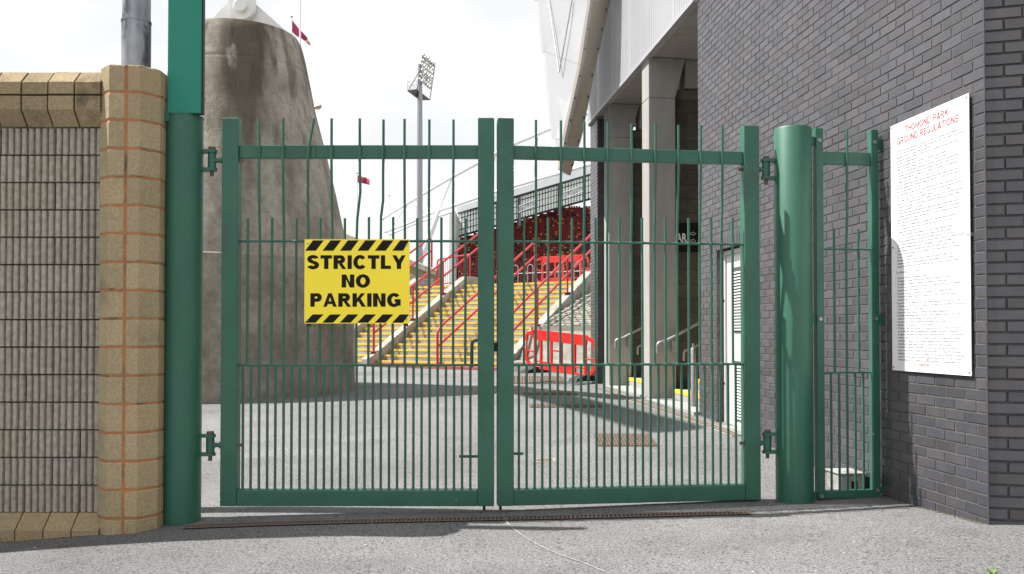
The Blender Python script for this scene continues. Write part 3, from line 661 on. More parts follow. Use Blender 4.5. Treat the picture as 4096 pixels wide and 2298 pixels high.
# ================================================================== RIGHT: stand building
C0 = Vector((3.06, 5.56, 0)); ES = Vector((-.1175, .993, 0)).normalized(); EQ = Vector((ES.y, -ES.x, 0))
def FP(s, q, z): p = C0 + ES * s + EQ * q; return Vector((p.x, p.y, z))
def fbox(b, s0, s1, q0, q1, z0, z1):
    return b.box(FP((s0 + s1) / 2, (q0 + q1) / 2, (z0 + z1) / 2), ((s1 - s0) / 2, (q1 - q0) / 2, (z1 - z0) / 2), (ES, EQ, Zv))
ER = Vector((3.7, -1, 0)).normalized(); NR = Vector((ER.y, -ER.x, 0))      # the end face, NR points out of it
BLD = thing('stand_building', 'dark grey brick stand building with white cladding, columns and open stairs on the right', 'building', (4.2, 9, 0))
ZWT = 6.75; S_END = 5.58; DS0, DS1, DZ = 3.70, 4.93, ZY(1008, 10.46)
def building():
    t = BLD
    rec = .0042
    # cores behind the bricks (recessed mortar)
    b = MB(); z0 = -.4
    fbox(b, .1, DS0, rec, .3, z0, ZWT); fbox(b, DS1, S_END - .008, rec, .3, z0, ZWT); fbox(b, DS0 + .0015, DS1 - .0015, rec, .3, DZ + .075, ZWT)
    b.build('mortar_bed', 'mortar', t)
    a0 = FP(.0, .0, 0)
    b = MB(); b.box8([a0 - NR * .012 + ER * .0 + Vector((0, 0, z0)), a0 + ER * 3 - NR * .012 + Vector((0, 0, z0)), a0 + ER * 3 - NR * .3 + Vector((0, 0, z0)), FP(.3, .3, z0),
            a0 - NR * .012 + Vector((0, 0, ZWT)), a0 + ER * 3 - NR * .012 + Vector((0, 0, ZWT)), a0 + ER * 3 - NR * .3 + Vector((0, 0, ZWT)), FP(.3, .3, ZWT)])
    b.build('mortar_bed', 'mortar', t)
    b = MB(); b.box8([FP(0.004, rec, z0), FP(.1, rec, z0), FP(.3, .3, z0), a0 - NR * .012 + ER * .002 + Vector((0, 0, z0)), FP(0.004, rec, ZWT), FP(.1, rec, ZWT), FP(.3, .3, ZWT), a0 - NR * .012 + ER * .002 + Vector((0, 0, ZWT))]); b.build('mortar_bed', 'mortar', t)
    # bricks: list of (origin, along, outward, length)
    L_ = []; cz = .075; zb = -.30
    nr = int((ZWT - zb) / cz)
    for r in range(nr):
        z = zb + r * cz
        off = 0 if r % 2 == 0 else -.1125
        s = off
        while s < S_END:
            s0, s1 = max(s, .004), min(s + .217, S_END); s += .225
            if s1 - s0 < .03: continue
            segs = [(s0, s1)]
            if z < DZ + .10 and z + cz > -1:
                if z < DZ: segs = [(max(p, lo), min(q_, hi)) for (p, q_) in segs for lo, hi in ((-1, DS0 - .004), (DS1 + .004, 99))]
                else: segs = [(max(p, lo), min(q_, hi)) for (p, q_) in segs for lo, hi in ((-1, DS0 - .12), (DS1 + .12, 99))]
            for p, q_ in segs:
                if q_ - p > .03: L_.append((FP(p, 0, z), ES, -EQ, q_ - p, .067))
        # end face
        u = .004 if r % 2 else -.105
        while u < 2.6:
            u0, u1 = max(u, .004), u + .216; u += .225
            L_.append((a0 + ER * u0 + Vector((0, 0, z)), ER, NR, u1 - u0, .065))
    # soldier course over the door
    k = DS0 - .11
    while k < DS1 + .10: L_.append((FP(k, 0, DZ + .012), ES, -EQ, .065, .205)); k += .075
    # returns: brick end of the wall and the door jamb
    for r in range(nr):
        z = zb + r * cz
        if z < DZ: L_.append((FP(DS1 + .0, .0045 if r % 2 else .0045, z), EQ, -ES, .10, .065))
    # which 300 show largest
    def sz(x):
        o, al, ou, ln, h = x; c = o + al * ln / 2 + Zv * h / 2; pr = proj(c)
        if not pr or not (-40 < pr[0] < 4136 and -40 < pr[1] < 2340): return 0
        a = proj(o); bb = proj(o + al * ln)
        if not a or not bb: return 0
        # hidden behind the white sign board
        sgn = -1 if (al is ES and 3600 < pr[0] < 3870 and 520 < pr[1] < 1460) else 1
        return sgn * abs(a[0] - bb[0]) * h * F / pr[2]
    L_.sort(key=sz, reverse=True)
    cache = {}
    def unit(ln, h):
        key = (round(ln, 3), h)
        if key not in cache:
            b = MB(); d = .016; e = .003
            b.add([(0, 0, 0), (ln, 0, 0), (ln, 0, h), (0, 0, h), (e, -d, e), (ln - e, -d, e), (ln - e, -d, h - e), (e, -d, h - e)],
                  [(4, 5, 6, 7), (0, 1, 5, 4), (1, 2, 6, 5), (2, 3, 7, 6), (3, 0, 4, 7)])
            cache[key] = b.mesh('brick', M['brick'])
        return cache[key]
    mass = MB()
    for i, (o, al, ou, ln, h) in enumerate(L_):
        dp = random.uniform(-.0012, .0015)
        if i < 300:
            inst('brick', unit(ln, h), frame(al, -ou, Zv, o - ou * (.016 - dp)) if True else None, t)
        else:
            mass.rv = random.random(); d = .016; e = .003; q = o - ou * (.016 - dp)
            A, H = al, Zv
            mass.add([q, q + A * ln, q + A * ln + H * h, q + H * h] + [q + ou * d + x for x in (A * e + H * e, A * (ln - e) + H * e, A * (ln - e) + H * (h - e), A * e + H * (h - e))],
                     [(4, 5, 6, 7), (0, 1, 5, 4), (1, 2, 6, 5), (2, 3, 7, 6), (3, 0, 4, 7)])
    o = mass.build('brickwork', 'brick_mass', t); o['kind'] = 'stuff'
    # quoin bead at the obtuse corner
    MB().tube([FP(0, -.001, -.3) + ER * .001, FP(0, -.001, ZWT) + ER * .001], .006, 6).build('corner_joint', 'brick', t)
    # upper cladding over the brick and the white fascia over the stair opening
    b = MB(); fbox(b, -.1, S_END, -.02, .3, ZWT + .003, 9.5); b.build('upper_cladding', 'white_clad', t)
    zf = 5.64
    s = S_END + .004; edges = [S_END + .004, 6.55, 7.75, 8.95, 10.15, 11.35, 12.28]
    for a, c in zip(edges, edges[1:]):
        b = MB(); fbox(b, a, c - .008, -.05, .02, zf + .07, 9.5)
        n = int((c - a) / .1)
        for i in range(1, n): fbox(b, a + i * .1 - .003, a + i * .1 + .003, -.0535, -.05, zf + .07, 9.5)
        b.build('cladding_panel', 'white_clad', t)
    b = MB(); fbox(b, S_END + .004, 12.28, -.06, .05, zf, zf + .066); b.build('drip_flashing', 'white_clad', t)
    b = MB(); fbox(b, 12.283, 12.32, -.05, 1.6, zf, 9.5); b.build('cladding_return', 'white_clad', t)
    b = MB(); fbox(b, S_END + .004, 12.28, .06, 4.0, zf + .02, zf + .32); b.build('soffit_slab', 'concrete2', t)
    b = MB(); fbox(b, S_END, S_END + .12, .302, 4.0, -.3, zf); b.build('inner_wall', 'block_joint', t)
    # columns with haunched heads
    for s0, lab in ((7.89, 'near'), (10.62, 'far')):
        b = MB(); fbox(b, s0, s0 + .40, 0, .43, -.3, zf - .62)
        lo = [FP(s0, 0, zf - .618), FP(s0 + .40, 0, zf - .618), FP(s0 + .40, .43, zf - .618), FP(s0, .43, zf - .618)]
        hi = [FP(s0, 0, zf + .015), FP(s0 + .40, 0, zf + .015), FP(s0 + .40, .60, zf + .015), FP(s0, .60, zf + .015)]
        b.box8([lo[0], lo[3], lo[2], lo[1], hi[0], hi[3], hi[2], hi[1]])
        b.build('column', 'concrete2', t, bevel=.012)
        b = MB(); fbox(b, s0 + .05, s0 + .35, .61, 4, zf - .42, zf + .01); b.build('beam', 'concrete2', t)
    # cross walls of plain blockwork behind each column (blocks with recessed joints)
    bm = MB(); bm.add([(0, 0, 0), (.44, 0, 0), (.44, 0, .215), (0, 0, .215), (.004, -.012, .004), (.436, -.012, .004), (.436, -.012, .211), (.004, -.012, .211)],
                  [(4, 5, 6, 7), (0, 1, 5, 4), (1, 2, 6, 5), (2, 3, 7, 6), (3, 0, 4, 7)]); bme = bm.mesh('inner_block', M['block_in']); bh_ = MB(); bh_.add([(v[0] * .49, v[1], v[2]) for v in bm.v], bm.f); bhe = bh_.mesh('inner_block', M['block_in'])
    for s0 in (8.02, 10.75):
        b = MB(); fbox(b, s0 + .008, s0 + .2, .44, 4.0, -.3, zf - .44); b.build('cross_wall', 'block_joint', t)
        for r in range(24):
            z = .1 + r * .225
            for k in range(5):
                q = .44 + k * .45 + (0 if r % 2 else -.225); hf = q < .43
                if hf: q = .442
                if z + .215 < zf - .44: inst('inner_block', bhe if hf else bme, frame(EQ, ES, Zv, FP(s0 + .0085 + .0, q, z)), t)
    b = MB(); fbox(b, S_END, 12.3, 3.6, 3.75, -.3, zf); b.build('back_wall', 'block_joint', t)
    # brick pier at the far end
    b = MB(); ps = 11.6
    fbox(b, ps + .009, ps + .66, .009, .5, -.3, zf - .03); b.build('pier_core', 'mortar', t)
    mass = MB()
    for r in range(int((zf - .03 + .1) / .075)):
        z = -.1 + r * .075
        for (o, al, ou, tot) in ((FP(ps, 0, 0), ES, -EQ, .67), (FP(ps, .0, 0), EQ, -ES, .5)):
            u = -.1125 * ((r + (al is EQ)) % 2)
            while u < tot:
                u0, u1 = max(u, 0), min(u + .215, tot); u += .225
                if u1 - u0 < .03: continue
                mass.rv = random.random(); q = o + al * u0 + Zv * z; ln = u1 - u0; d = .012
                q = q + ou * 0; A = al; h = .065
                mass.add([q - ou * d, q - ou * d + A * ln, q - ou * d + A * ln + Zv * h, q - ou * d + Zv * h, q, q + A * ln, q + A * ln + Zv * h, q + Zv * h],
                         [(4, 5, 6, 7), (0, 1, 5, 4), (1, 2, 6, 5), (2, 3, 7, 6), (3, 0, 4, 7)])
    o = mass.build('pier_brickwork', 'brick_mass', t); o['kind'] = 'stuff'
    b = MB(); fbox(b, ps - .02, ps + .69, -.025, .5, zf - .028, zf - .004); b.build('pier_cap', 'concrete2', t)
    # stairs rising into the building, yellow nosings
    for s0, s1 in ((S_END + .13, 7.86), (8.33, 10.58)):
        zs = zg(*FP((s0 + s1) / 2, .2, 0)[:2])
        b = MB(); fbox(b, s0 - .1, s1 + .1, -.06, .36, zs - .3, zs + .012); b.build('threshold', 'concrete2', t)
        for k in range(9):
            q = .36 + k * .30; z = zs + .16 * (k + 1)
            b = MB(); fbox(b, s0, s1, q, q + .301, zs - .2, z); st = b.build('step', 'concrete2', t)
            b = MB(); fbox(b, s0 + .003, s1 - .003, q - .006, q + .06, z - .055, z + .004); b.build('nosing', 'yellow_nose', st)
    # the white door in its recess
    d = MB(); dz0 = zg(*FP(4.3, 0, 0)[:2])
    fbox(d, DS0 + .02, DS1 - .06, .108, .15, dz0 + .02, DZ - .05); dd = d.build('door', 'door_white', t, bevel=.003)
    b = MB(); fbox(b, DS1 - .058, DS1 - .002, .085, .19, dz0 - .02, DZ); fbox(b, DS0 + .002, DS0 + .018, .085, .19, dz0 - .02, DZ); fbox(b, DS0 + .02, DS1 - .06, .085, .19, DZ - .048, DZ); b.build('door_frame', 'door_white', t)
    zl0, zl1 = dz0 + .15, dz0 + 1.05
    for (za, zc_) in ((dz0 + .12, dz0 + .75), (dz0 + 1.15, dz0 + 1.85)):
        n = int((zc_ - za) / .035)
        b = MB(); fbox(b, DS0 + .25, DS1 - .30, .100, .107, za - .03, zc_ + .03); b.build('louvre_back', 'steel_dark', dd)
        for i in range(n):
            z = za + i * .035; b = MB()
            b.prism([FP(DS0 + .26, .098, z), FP(DS0 + .26, .082, z - .012), FP(DS0 + .26, .082, z - .006), FP(DS0 + .26, .098, z + .012)], ES * (DS1 - DS0 - .57)); b.build('louvre_slat', 'door_white', dd)
    for z in (dz0 + .5, dz0 + 1.5): MB().disc(FP(DS1 - .03, .083, z), EQ, .014, .008, 10).build('frame_plug', 'ink', t)
    b = MB(); fbox(b, DS0 + .01, DS1 - .01, -.05, .12, dz0 - .2, dz0 + .018); b.build('door_sill', 'concrete2', t)
building()

def bar_sign():
    s0 = 7.995
    # hangs on the cross wall behind the near column
    z0, z1 = ZY(1012, 13.7), ZY(897, 13.7)
    t = thing('bar_sign', 'black BAR sign with outlined arrows on the block wall behind the near column', 'sign', FP(s0, .75, z0))
    b = MB(); fbox(b, s0, s0 + .012, .45, 1.08, z0, z1); b.build('panel', 'ink', t)
    me = text_mesh('lettering', 'BAR', .17, 'LEFT', .004, .0004)
    xs = [v.co.x for v in me.vertices]; ys = [v.co.y for v in me.vertices]
    for v in me.vertices: v.co.x = (v.co.x - min(xs)) / (max(xs) - min(xs)) * .235; v.co.y = (v.co.y - min(ys)) / (max(ys) - min(ys)) * .137
    mesh_obj('lettering', me, 'sign_white', frame(EQ, Zv, -ES, FP(s0 - .002, .405, ZY(970, 13.6))), t)
    for k in range(2):
        zc = ZY(968, 13.6) + .012 + k * .115; q = .66
        pts = [(q, zc - .012), (q + .08, zc - .012), (q + .08, zc - .03), (q + .125, zc), (q + .08, zc + .03), (q + .08, zc + .012), (q, zc + .012), (q, zc - .012)]
        MB().tube([FP(s0 - .003, a, c) for a, c in pts], .0035, 4).build('arrow', 'sign_white', t)
bar_sign()

def regulations_sign():
    Ys = [5.56 * 2305 / (x - 1640) for x in (3578, 3894)]
    sL, sR = (Ys[0] - 5.56) / .993, (Ys[1] - 5.56) / .993
    z1 = (ZY(509, Ys[0]) + ZY(372, Ys[1])) / 2; z0 = (ZY(1481, Ys[0]) + ZY(1505, Ys[1])) / 2
    W = sL - sR; H = z1 - z0
    t = thing('regulations_sign', 'white THOMOND PARK GROUND REGULATIONS notice board on the brick wall', 'sign', FP((sL + sR) / 2, -.02, z0))
    b = MB(); fbox(b, sR, sL, -.022, -.017, z0, z1); b.build('panel', 'sign_white', t)
    for fs in (.02, .98):
        for fz in (.012, .5, .988):
            MB().disc(FP(sR + W * fs, -.0235, z0 + H * fz), EQ, .008, .004, 8).build('screw', 'galv2', t)
            b = MB(); fbox(b, sR + W * fs - .02, sR + W * fs + .02, -.0165, -.0005, z0 + H * fz - .012, z0 + H * fz + .012) if .1 < fz < .9 else b.box(FP(sR + W * fs, -.009, z0 + H * fz), (.012, .0078, .008), (ES, EQ, Zv)); b.build('spacer', 'galv2', t)
    ex = -ES; q = -.0228
    def put(name, s, size, z, m, align='CENTER', x=.5, maxw=None, off=0, cap=None):
        me = text_mesh(name, s, size, align, off, .0002)
        xs = [v.co.x for v in me.vertices]
        if not xs: return
        k = 1
        if maxw and max(xs) - min(xs) > 0: k = maxw / (max(xs) - min(xs))
        for v in me.vertices: v.co.x *= k
        mesh_obj(name, me, m, frame(ex, Zv, -EQ, FP(sL - W * x, q, z)), t)
    for s_, zb_, xa, xb_ in (('THOMOND PARK', z1 - .093, .21, .77), ('GROUND REGULATIONS', z1 - .163, .093, .887)):
        tot = sum(GLT[ch][0] for ch in s_) + .16 * (len(s_) - 1); k_ = W * (xb_ - xa) / tot; x_ = W * xa
        for ch in s_:
            gw, polys = GLT[ch]; b = MB()
            for pi, po in enumerate(polys): b.add([FP(sL - x_ - px * k_, q - .0008 - pi * 2e-5, zb_ + py * .050) for px, py in po], [tuple(range(len(po)))])
            if polys: b.build('title_letter', 'sign_red', t)
            x_ += (gw + .16) * k_
    A = """*All personnel entering this stadium are admitted only subject to the following Stadium Regulations
and to the Rules and Regulations of the Irish Rugby Football Union. Entry to the stadium shall constitute
unqualified acceptance of all these Rules and Regulations.
*Thomond Park Stadium Company Ltd. reserves the right to reschedule the event without notice
and without any liability whatsoever.
*Thomond Park Stadium Company. Excludes to the maximum extent permitted by law any
liability for loss, injury or damage to persons property in or around the stadium.
*In the event of a postponement or abandonment of the Event, refunds (if any) should be claimed
in accordance with the relevant ticket terms and conditions. Thomond Park Stadium will have
NO other liability whatsoever, including (but NOT limited to) any indirect or consequential loss
or damage, such as (but NOT limited to) loss of enjoyment or travel costs.
*All persons seeking entrance to the event acknowledge Thomond Parks Stadium's right to search
any person whether outside or inside the stadium and refuse entry to or eject from the stadium any
person refusing to submit to such a search.
*All persons entering the event may only occupy the seat allocated to them by their ticket and
must not move from one part of the stadium to another without the express permission or instruction
of any steward, office of Thomond Park Stadium Company, and /or any Garda Officer.
*Tickets are NOT transferable and may NOT be offered for sale without the prior written permission
of Thomond Park Stadium. Any tickets offered for sale may be confiscated by any steward, officer
of Thomond Park Stadium or any Garda.
*Fireworks, smoke canisters, bottles, glasses, cans, flags, banners, poles and other similar articles
or containers, including anything which could or might be used as a weapon, are NOT permitted
within the stadium, and any person in possession of such an article or container may be refused
entry or ejected from the stadium.
*The consumption of intoxicating liquors is permitted only in authorized areas and spectators
are NOT permitted to bring alcohol into the arena. Plastic glasses will be used in all but the
hospitality area in the East Stand.
*Persons may be required to show identification in order to prevent underage drinking.
All bars are to be operated in accordance with the provisions of the liquor licensing act.
*NO goods (including literature) of any nature may be offered either free or for sale by any
person within the stadium without the express written permission of Thomond Park Stadium Company
*The climbing of floodlight pylons, stands or other buildings in the stadium is forbidden.
*CCTV equipment is in use at the stadium and Thomond Park Stadium Company may itself use,
or pass to An Garda Siochana or any event organiser or other relevant authority, any recordings
for use in any proceedings.
*Unnecessary noise such as that from the use of radio sets and behaviours likely to cause
confusion or nuisance of any kind, including foul or abusive language, is NOT permitted in
any part of the stadium. Thomond Park Stadium may impose a ban from the ground as a result.""".split('\n')
    B = """*Racist, homophobic or discriminatory abuse.
*Throwing of any object within the ground without lawful authority or excuse.
*The chanting of anything of an indecent, discriminatory or racialist nature.
*The entry onto the playing area or any other area to which spectators are NOT generally
admitted without lawful authority or excuse.
*Any person who fails to comply with the instructions from a steward, an officer of
Thomond Park Stadium Company or a member of An Garda Siochana may be ejected
from the stadium.
*Any person who has entered any part of the stadium designated for the use of any group
of supporters to which they do NOT belong may be ejected from the stadium for the purposes
of their own safety or any other reason.
*In general the right of admission is reserved to the Stadium Management.
*The Stadium Management reserves the right to refuse admission or eject any person who
refuses to be searched by a member of an Garda Siochana.
*Any person who remains in a gangway may be ejected from the stadium.
*Smoking in NON smoking areas is strictly forbidden.
*NO person (other than those who hold an appropriate licence) may bring into the ground
or use within the ground any equipment which is capable of recording or transmitting
(by digital or other means) any audio, visual, or audio-visual material or any other information
or data in relation to the event or the stadium. Copyright in any unauthorised recording or
transmission is assigned (by way of present assignment of future copyright pursuant of the
Copyright and Related Rights Act 2000) to Thomond Park Stadium Company.
*Thomond Park Stadium Company/event promoters reserve the right for its servants or
agents to remove from the stadium any person who does NOT comply with the Stadium
Regulations or whose presence on the stadium could reasonably be construed as constituting
a source of danger, nuisance or annoyance to other spectators. This could lead to further
action including, but NOT limited to, a ban from the stadium or proceedings being taken.""".split('\n')
    lh = .0236; z = z1 - .222
    def para(lines, z, red):
        body = '\n'.join(l.lstrip('*') for l in lines)
        me = text_mesh('body_text', body, .0215, 'LEFT', .00025, .0002, line=lh / .0215)
        xs = [v.co.x for v in me.vertices]; k = (W * .86) / (max(xs) - min(xs))
        for v in me.vertices: v.co.x *= k
        mesh_obj('body_text', me, 'sign_grey', frame(ex, Zv, -EQ, FP(sL - W * .085, q, z)), t)
        for i, l in enumerate(lines):
            if l[0] == '*': MB().disc(FP(sL - W * .062, q - .0001, z - i * lh + .006), EQ, .0032, .0005, 6).build('bullet', 'sign_red', t)
        return z - len(lines) * lh
    z = para(A, z, True)
    put('subtitle', 'The following acts are offences', .028, z - .022, 'sign_grey', 'LEFT', .065, W * .35)
    z = para(B, z - .062, True)
    # small pale crest and the stadium name
    zc = z0 + .095
    for a in range(0, 360, 60):
        p = FP(sL - W * .49, q, zc)
        MB().tube([p, p - ES * .02 * math.cos(R(a)) + Zv * .022 * math.sin(R(a))], .0014, 4).build('crest', 'sign_pale', t)
    put('footer', 'THOMOND PARK', .024, z0 + .045, 'sign_red', 'LEFT', .36, W * .15, .0003)
    put('footer', 'STADIUM', .024, z0 + .045, 'sign_pale', 'LEFT', .52, W * .10)
regulations_sign()

def metal_box():
    c = G(3375, 1955); s = (c.y - 5.56) / .993
    # stands with its long side along the wall
    wl = FP(s, -.02, 0); b = MB()
    q1 = -.03; q0 = q1 - .21; zb = c.z - .02
    t = thing('junction_box', 'pale metal box on the ground against the brick wall behind the side gate', 'box', FP(s, -.15, zb))
    fbox(b, s - .11, s + .13, q0, q1, zb, zb + .15); b.build('case', 'box_metal', t, bevel=.006)
    b = MB(); fbox(b, s - .12, s + .14, q0 - .01, q1 + .008, zb + .153, zb + .168); b.build('lid', 'box_metal', t, bevel=.004)
    b = MB(); fbox(b, s - .116, s - .1105, q0 + .09, q0 + .14, zb + .04, zb + .10); b.build('painted_hole', 'dark', t)  # solid dark block on the case, its colour paints a shaded opening
metal_box()

# ---- galvanised handrails and bollard by the stair opening
def galv_rails():
    for s0, q, lab in ((7.80, .12, 'galvanised handrail with turned-down end on the near concrete column'), (10.52, .12, 'galvanised handrail with turned-down end on the far concrete column')):
        base = zg(*FP(s0, .2, 0)[:2]); h = base + .86
        t = thing('handrail', lab, 'handrail', FP(s0, q, base), 'galvanised stair handrails')
        MB().tube(rounded([FP(s0, q - .02, h - .16), FP(s0, q - .02, h), FP(s0, q + .12, h + .03), FP(s0, q + 2.4, h + .03 + 2.28 * .53)], .06), .024, 10).build('rail', 'galv2', t, True)
        MB().tube(rounded([FP(s0, q + .40, h - .28), FP(s0, q + .40, h - .12), FP(s0, q + .5, h - .10), FP(s0, q + 2.4, h - .10 + 1.9 * .53)], .06), .02, 10).build('lower_rail', 'galv2', t, True)
        b = MB(); fbox(b, s0 + .03, s0 + .088, q + .22, q + .30, h - .14, h + .05); b.build('wall_plate', 'galv2', t)
    p = G(2774, 1632); t = thing('steel_bollard', 'slim galvanised post with a reduced top in the stair opening', 'post', p)
    zt = ZY(1395, p.y)
    MB().tube([p, Vector((p.x, p.y, zt)), Vector((p.x, p.y, zt + .01))], [.036, .036, .03], 12).build('shaft', 'galv2', t, True)
    MB().tube([Vector((p.x, p.y, zt)), Vector((p.x, p.y, zt + .07))], .016, 8).build('top_spigot', 'galv2', t)
    MB().disc((p.x, p.y, p.z + .008), Zv, .075, .012, 12).build('base_plate', 'galv2', t)
galv_rails()

# ================================================================== ground furniture: drains and covers
def gate_drain():
    A = G(742, 2112); B = G(2996, 2055); A = Vector((A.x, A.y, 0)); B = Vector((B.x, B.y, 0))
    e = (B - A); Ln = e.length; e.normalize(); n = Vector((-e.y, e.x, 0)); hw = .062
    t = thing('slot_drain', 'long rusty slotted drain grating across the ground in front of the gates', 'drain', (*(A.lerp(B, .5)).xy, zg(*A.lerp(B, .5).xy)))
    ground_strip([A, B], .118, .003, 60).build('channel', 'dark', t)  # flat dark strip on unbroken ground, paints the shade below the slots
    for s in (-1, 1): 
        b = ground_strip([A + n * s * (hw - .013), B + n * s * (hw - .013)], .026, .009, 60); b.build('edge_bar', 'rust', t)
    b = MB(); b.box((0, 0, 0), (.0085, .046, .003)); me = b.mesh('grate_bar', M['rust']); k = 0; x = .02
    while x < Ln - .01:
        p = A + e * (x + .006); p.z = zg(p.x, p.y) + .0055
        sk = (e * .94 + n * .12).normalized(); inst('grate_bar', me, frame(e, (n + e * .18).normalized(), Zv, p), t); x += .0305
gate_drain()

def facade_drain():
    pts = [G(2372, 1551), G(2640, 1640), G(2950, 1746)]
    t = thing('channel_drain', 'narrow rusty channel drain running along the foot of the stand building', 'drain', pts[1])
    ground_strip(pts, .15, .004, 20).build('concrete_edge', 'concrete2', t)
    for o in (-.032, .032):
        ground_strip([(p.x + o, p.y) for p in pts], .042, .009, 20).build('grating', 'rust2', t)
facade_drain()

def grate(name, label, cs, bars=14, round_=False):
    ps = [G(*c) for c in cs]; c = sum(ps, Vector()) / len(ps)
    t = thing(name, label, 'drain cover', c)
    if round_:
        b = MB(); n = 20; rx = (ps[1] - ps[0]).length / 2; vs = []
        for k in range(n): 
            a = 2 * math.pi * k / n; x, y = c.x + rx * math.cos(a), c.y + rx * math.sin(a); vs.append((x, y, zg(x, y) + .006))
        b.add(vs, [tuple(range(n))]); b.build('plate', 'rust2', t)
        b = MB(); vs = []
        for k in range(n):
            a = 2 * math.pi * k / n; x, y = c.x + 1.35 * rx * math.cos(a), c.y + 1.35 * rx * math.sin(a); vs.append((x, y, zg(x, y) + .0035))
        b.add(vs, [tuple(range(n))]); b.build('patch', 'chalk' if False else 'concrete3', t); return
    a, bb, cc, d = ps
    def q(u, v): p = (a.lerp(bb, u)).lerp(d.lerp(cc, u), v); return Vector((p.x, p.y, zg(p.x, p.y)))
    b = MB(); n = 6
    vs = [q(i / n, j / n) + Zv * .004 for j in range(n + 1) for i in range(n + 1)]
    b.add(vs, [(j * (n + 1) + i, j * (n + 1) + i + 1, (j + 1) * (n + 1) + i + 1, (j + 1) * (n + 1) + i) for j in range(n) for i in range(n)]); b.build('pit', 'dark', t)  # flat dark sheet, no real depth: shade under the bars painted in
    for k in range(bars):
        u0, u1 = (k + .12) / bars, (k + .72) / bars
        b = MB(); vs = []
        for j in range(5):
            for u in (u0, u1): vs.append(q(u, j / 4) + Zv * .012)
        b.add(vs, [(2 * j, 2 * j + 1, 2 * j + 3, 2 * j + 2) for j in range(4)]); b.build('grate_bar', 'rust2', t)
    for k in range(5):
        v0, v1 = (k + .02) / 5, (k + .32) / 5; b = MB(); vs = []
        for i in range(5):
            for v in (v0, v1): vs.append(q(i / 4, v) + Zv * .0095)
        b.add(vs, [(2 * i + 1, 2 * i + 3, 2 * i + 2, 2 * i)[::-1] for i in range(4)]); b.build('cross_strip', 'rust2', t)
grate('drain_cover', 'large rusty square drain grating in the yard behind the right gate leaf', [(2392, 1787), (2632, 1787), (2600, 1737), (2376, 1737)], 22)
grate('drain_cover', 'small round rusty cover in the yard behind the right gate leaf', [(2142, 1842), (2212, 1842)], round_=True)
grate('drain_cover', 'rusty grating in front of the red plastic barrier at the foot of the steps', [(2050, 1536), (2262, 1536), (2250, 1507), (2050, 1505)], 20)
grate('drain_cover', 'rusty strip grating in the yard, middle of the three in line with the columns', [(2100, 1581), (2310, 1580), (2300, 1569), (2085, 1570)], 20)
grate('drain_cover', 'rusty strip grating in the shadow band, nearest of the strips to the gates', [(2120, 1632), (2420, 1630), (2400, 1617), (2115, 1618)], 24)

def chalk_line():
    pts = [G(2012, 2062), G(2034, 2100), G(2082, 2140), G(2160, 2186), G(2240, 2222), G(2330, 2252), G(2420, 2290)]
    o = ground_strip(pts, .014, .004, 6).build('painted_line', 'chalk'); tag(o, 'thin worn white curved line on the asphalt in front of the gates', 'marking')
chalk_line()

def grit():
    b = MB(); rg = random.Random(11)
    for i in range(420):
        if i < 260: p = G(rg.uniform(20, 4080), rg.uniform(2060, 2290))
        else: p = G(rg.uniform(820, 3050), rg.uniform(1640, 2000))
        if p.x > 2.7 and p.y > 5.4 or p.y > 12 or (p.x < -2.2 and p.y > 5.9): continue
        r = rg.uniform(.0025, .008) if rg.random() < .93 else rg.uniform(.008, .014); n = 5; a0 = rg.random() * 6
        b.rv = rg.random()
        vs = [(p.x + r * rg.uniform(.6, 1.2) * math.cos(a0 + k * 1.257), p.y + r * rg.uniform(.6, 1.2) * math.sin(a0 + k * 1.257), p.z + .001) for k in range(n)] + [(p.x + r * .2, p.y, p.z + r * .7)]
        b.add(vs, [(k, (k + 1) % n, n) for k in range(n)])
    o = b.build('loose_grit', 'grit'); tag(o, 'scattered pale grit and litter specks on the asphalt', 'grit', kind='stuff')
grit()
def wall_foot_debris():
    b = MB(); rg = random.Random(5)
    for i in range(900):
        v = rg.random()
        if v < .55: p = FP(rg.uniform(.02, 3.6), -abs(rg.gauss(0, .022)) - .006, 0)
        elif v < .72: p = Vector((rg.uniform(2.05, 2.95), 6.74 + rg.gauss(0, .05), 0))
        elif v < .9: p = Vector((rg.uniform(-4.6, -3.0), WY - .11 - abs(rg.gauss(0, .02)), 0))
        else: a = rg.uniform(0, 6.28); c = rg.choice(((PLX, GY, .14), (PRX, 6.71, .145))); rr = c[2] + abs(rg.gauss(0, .012)); p = Vector((c[0] + rr * math.cos(a), c[1] + rr * math.sin(a), 0))
        z = zg(p.x, p.y); r = rg.uniform(.003, .010); a0 = rg.random() * 6; b.rv = rg.random()
        vs = [(p.x + r * rg.uniform(.6, 1.3) * math.cos(a0 + k * 1.57), p.y + r * rg.uniform(.6, 1.3) * math.sin(a0 + k * 1.57), z + .001) for k in range(4)] + [(p.x, p.y, z + r * rg.uniform(.4, .9))]
        b.add(vs, [(k, (k + 1) % 4, 4) for k in range(4)])
    o = b.build('wall_foot_debris', 'moss'); tag(o, 'moss crumbs and dirt gathered along the foot of the walls and posts', 'debris', kind='stuff')
wall_foot_debris()

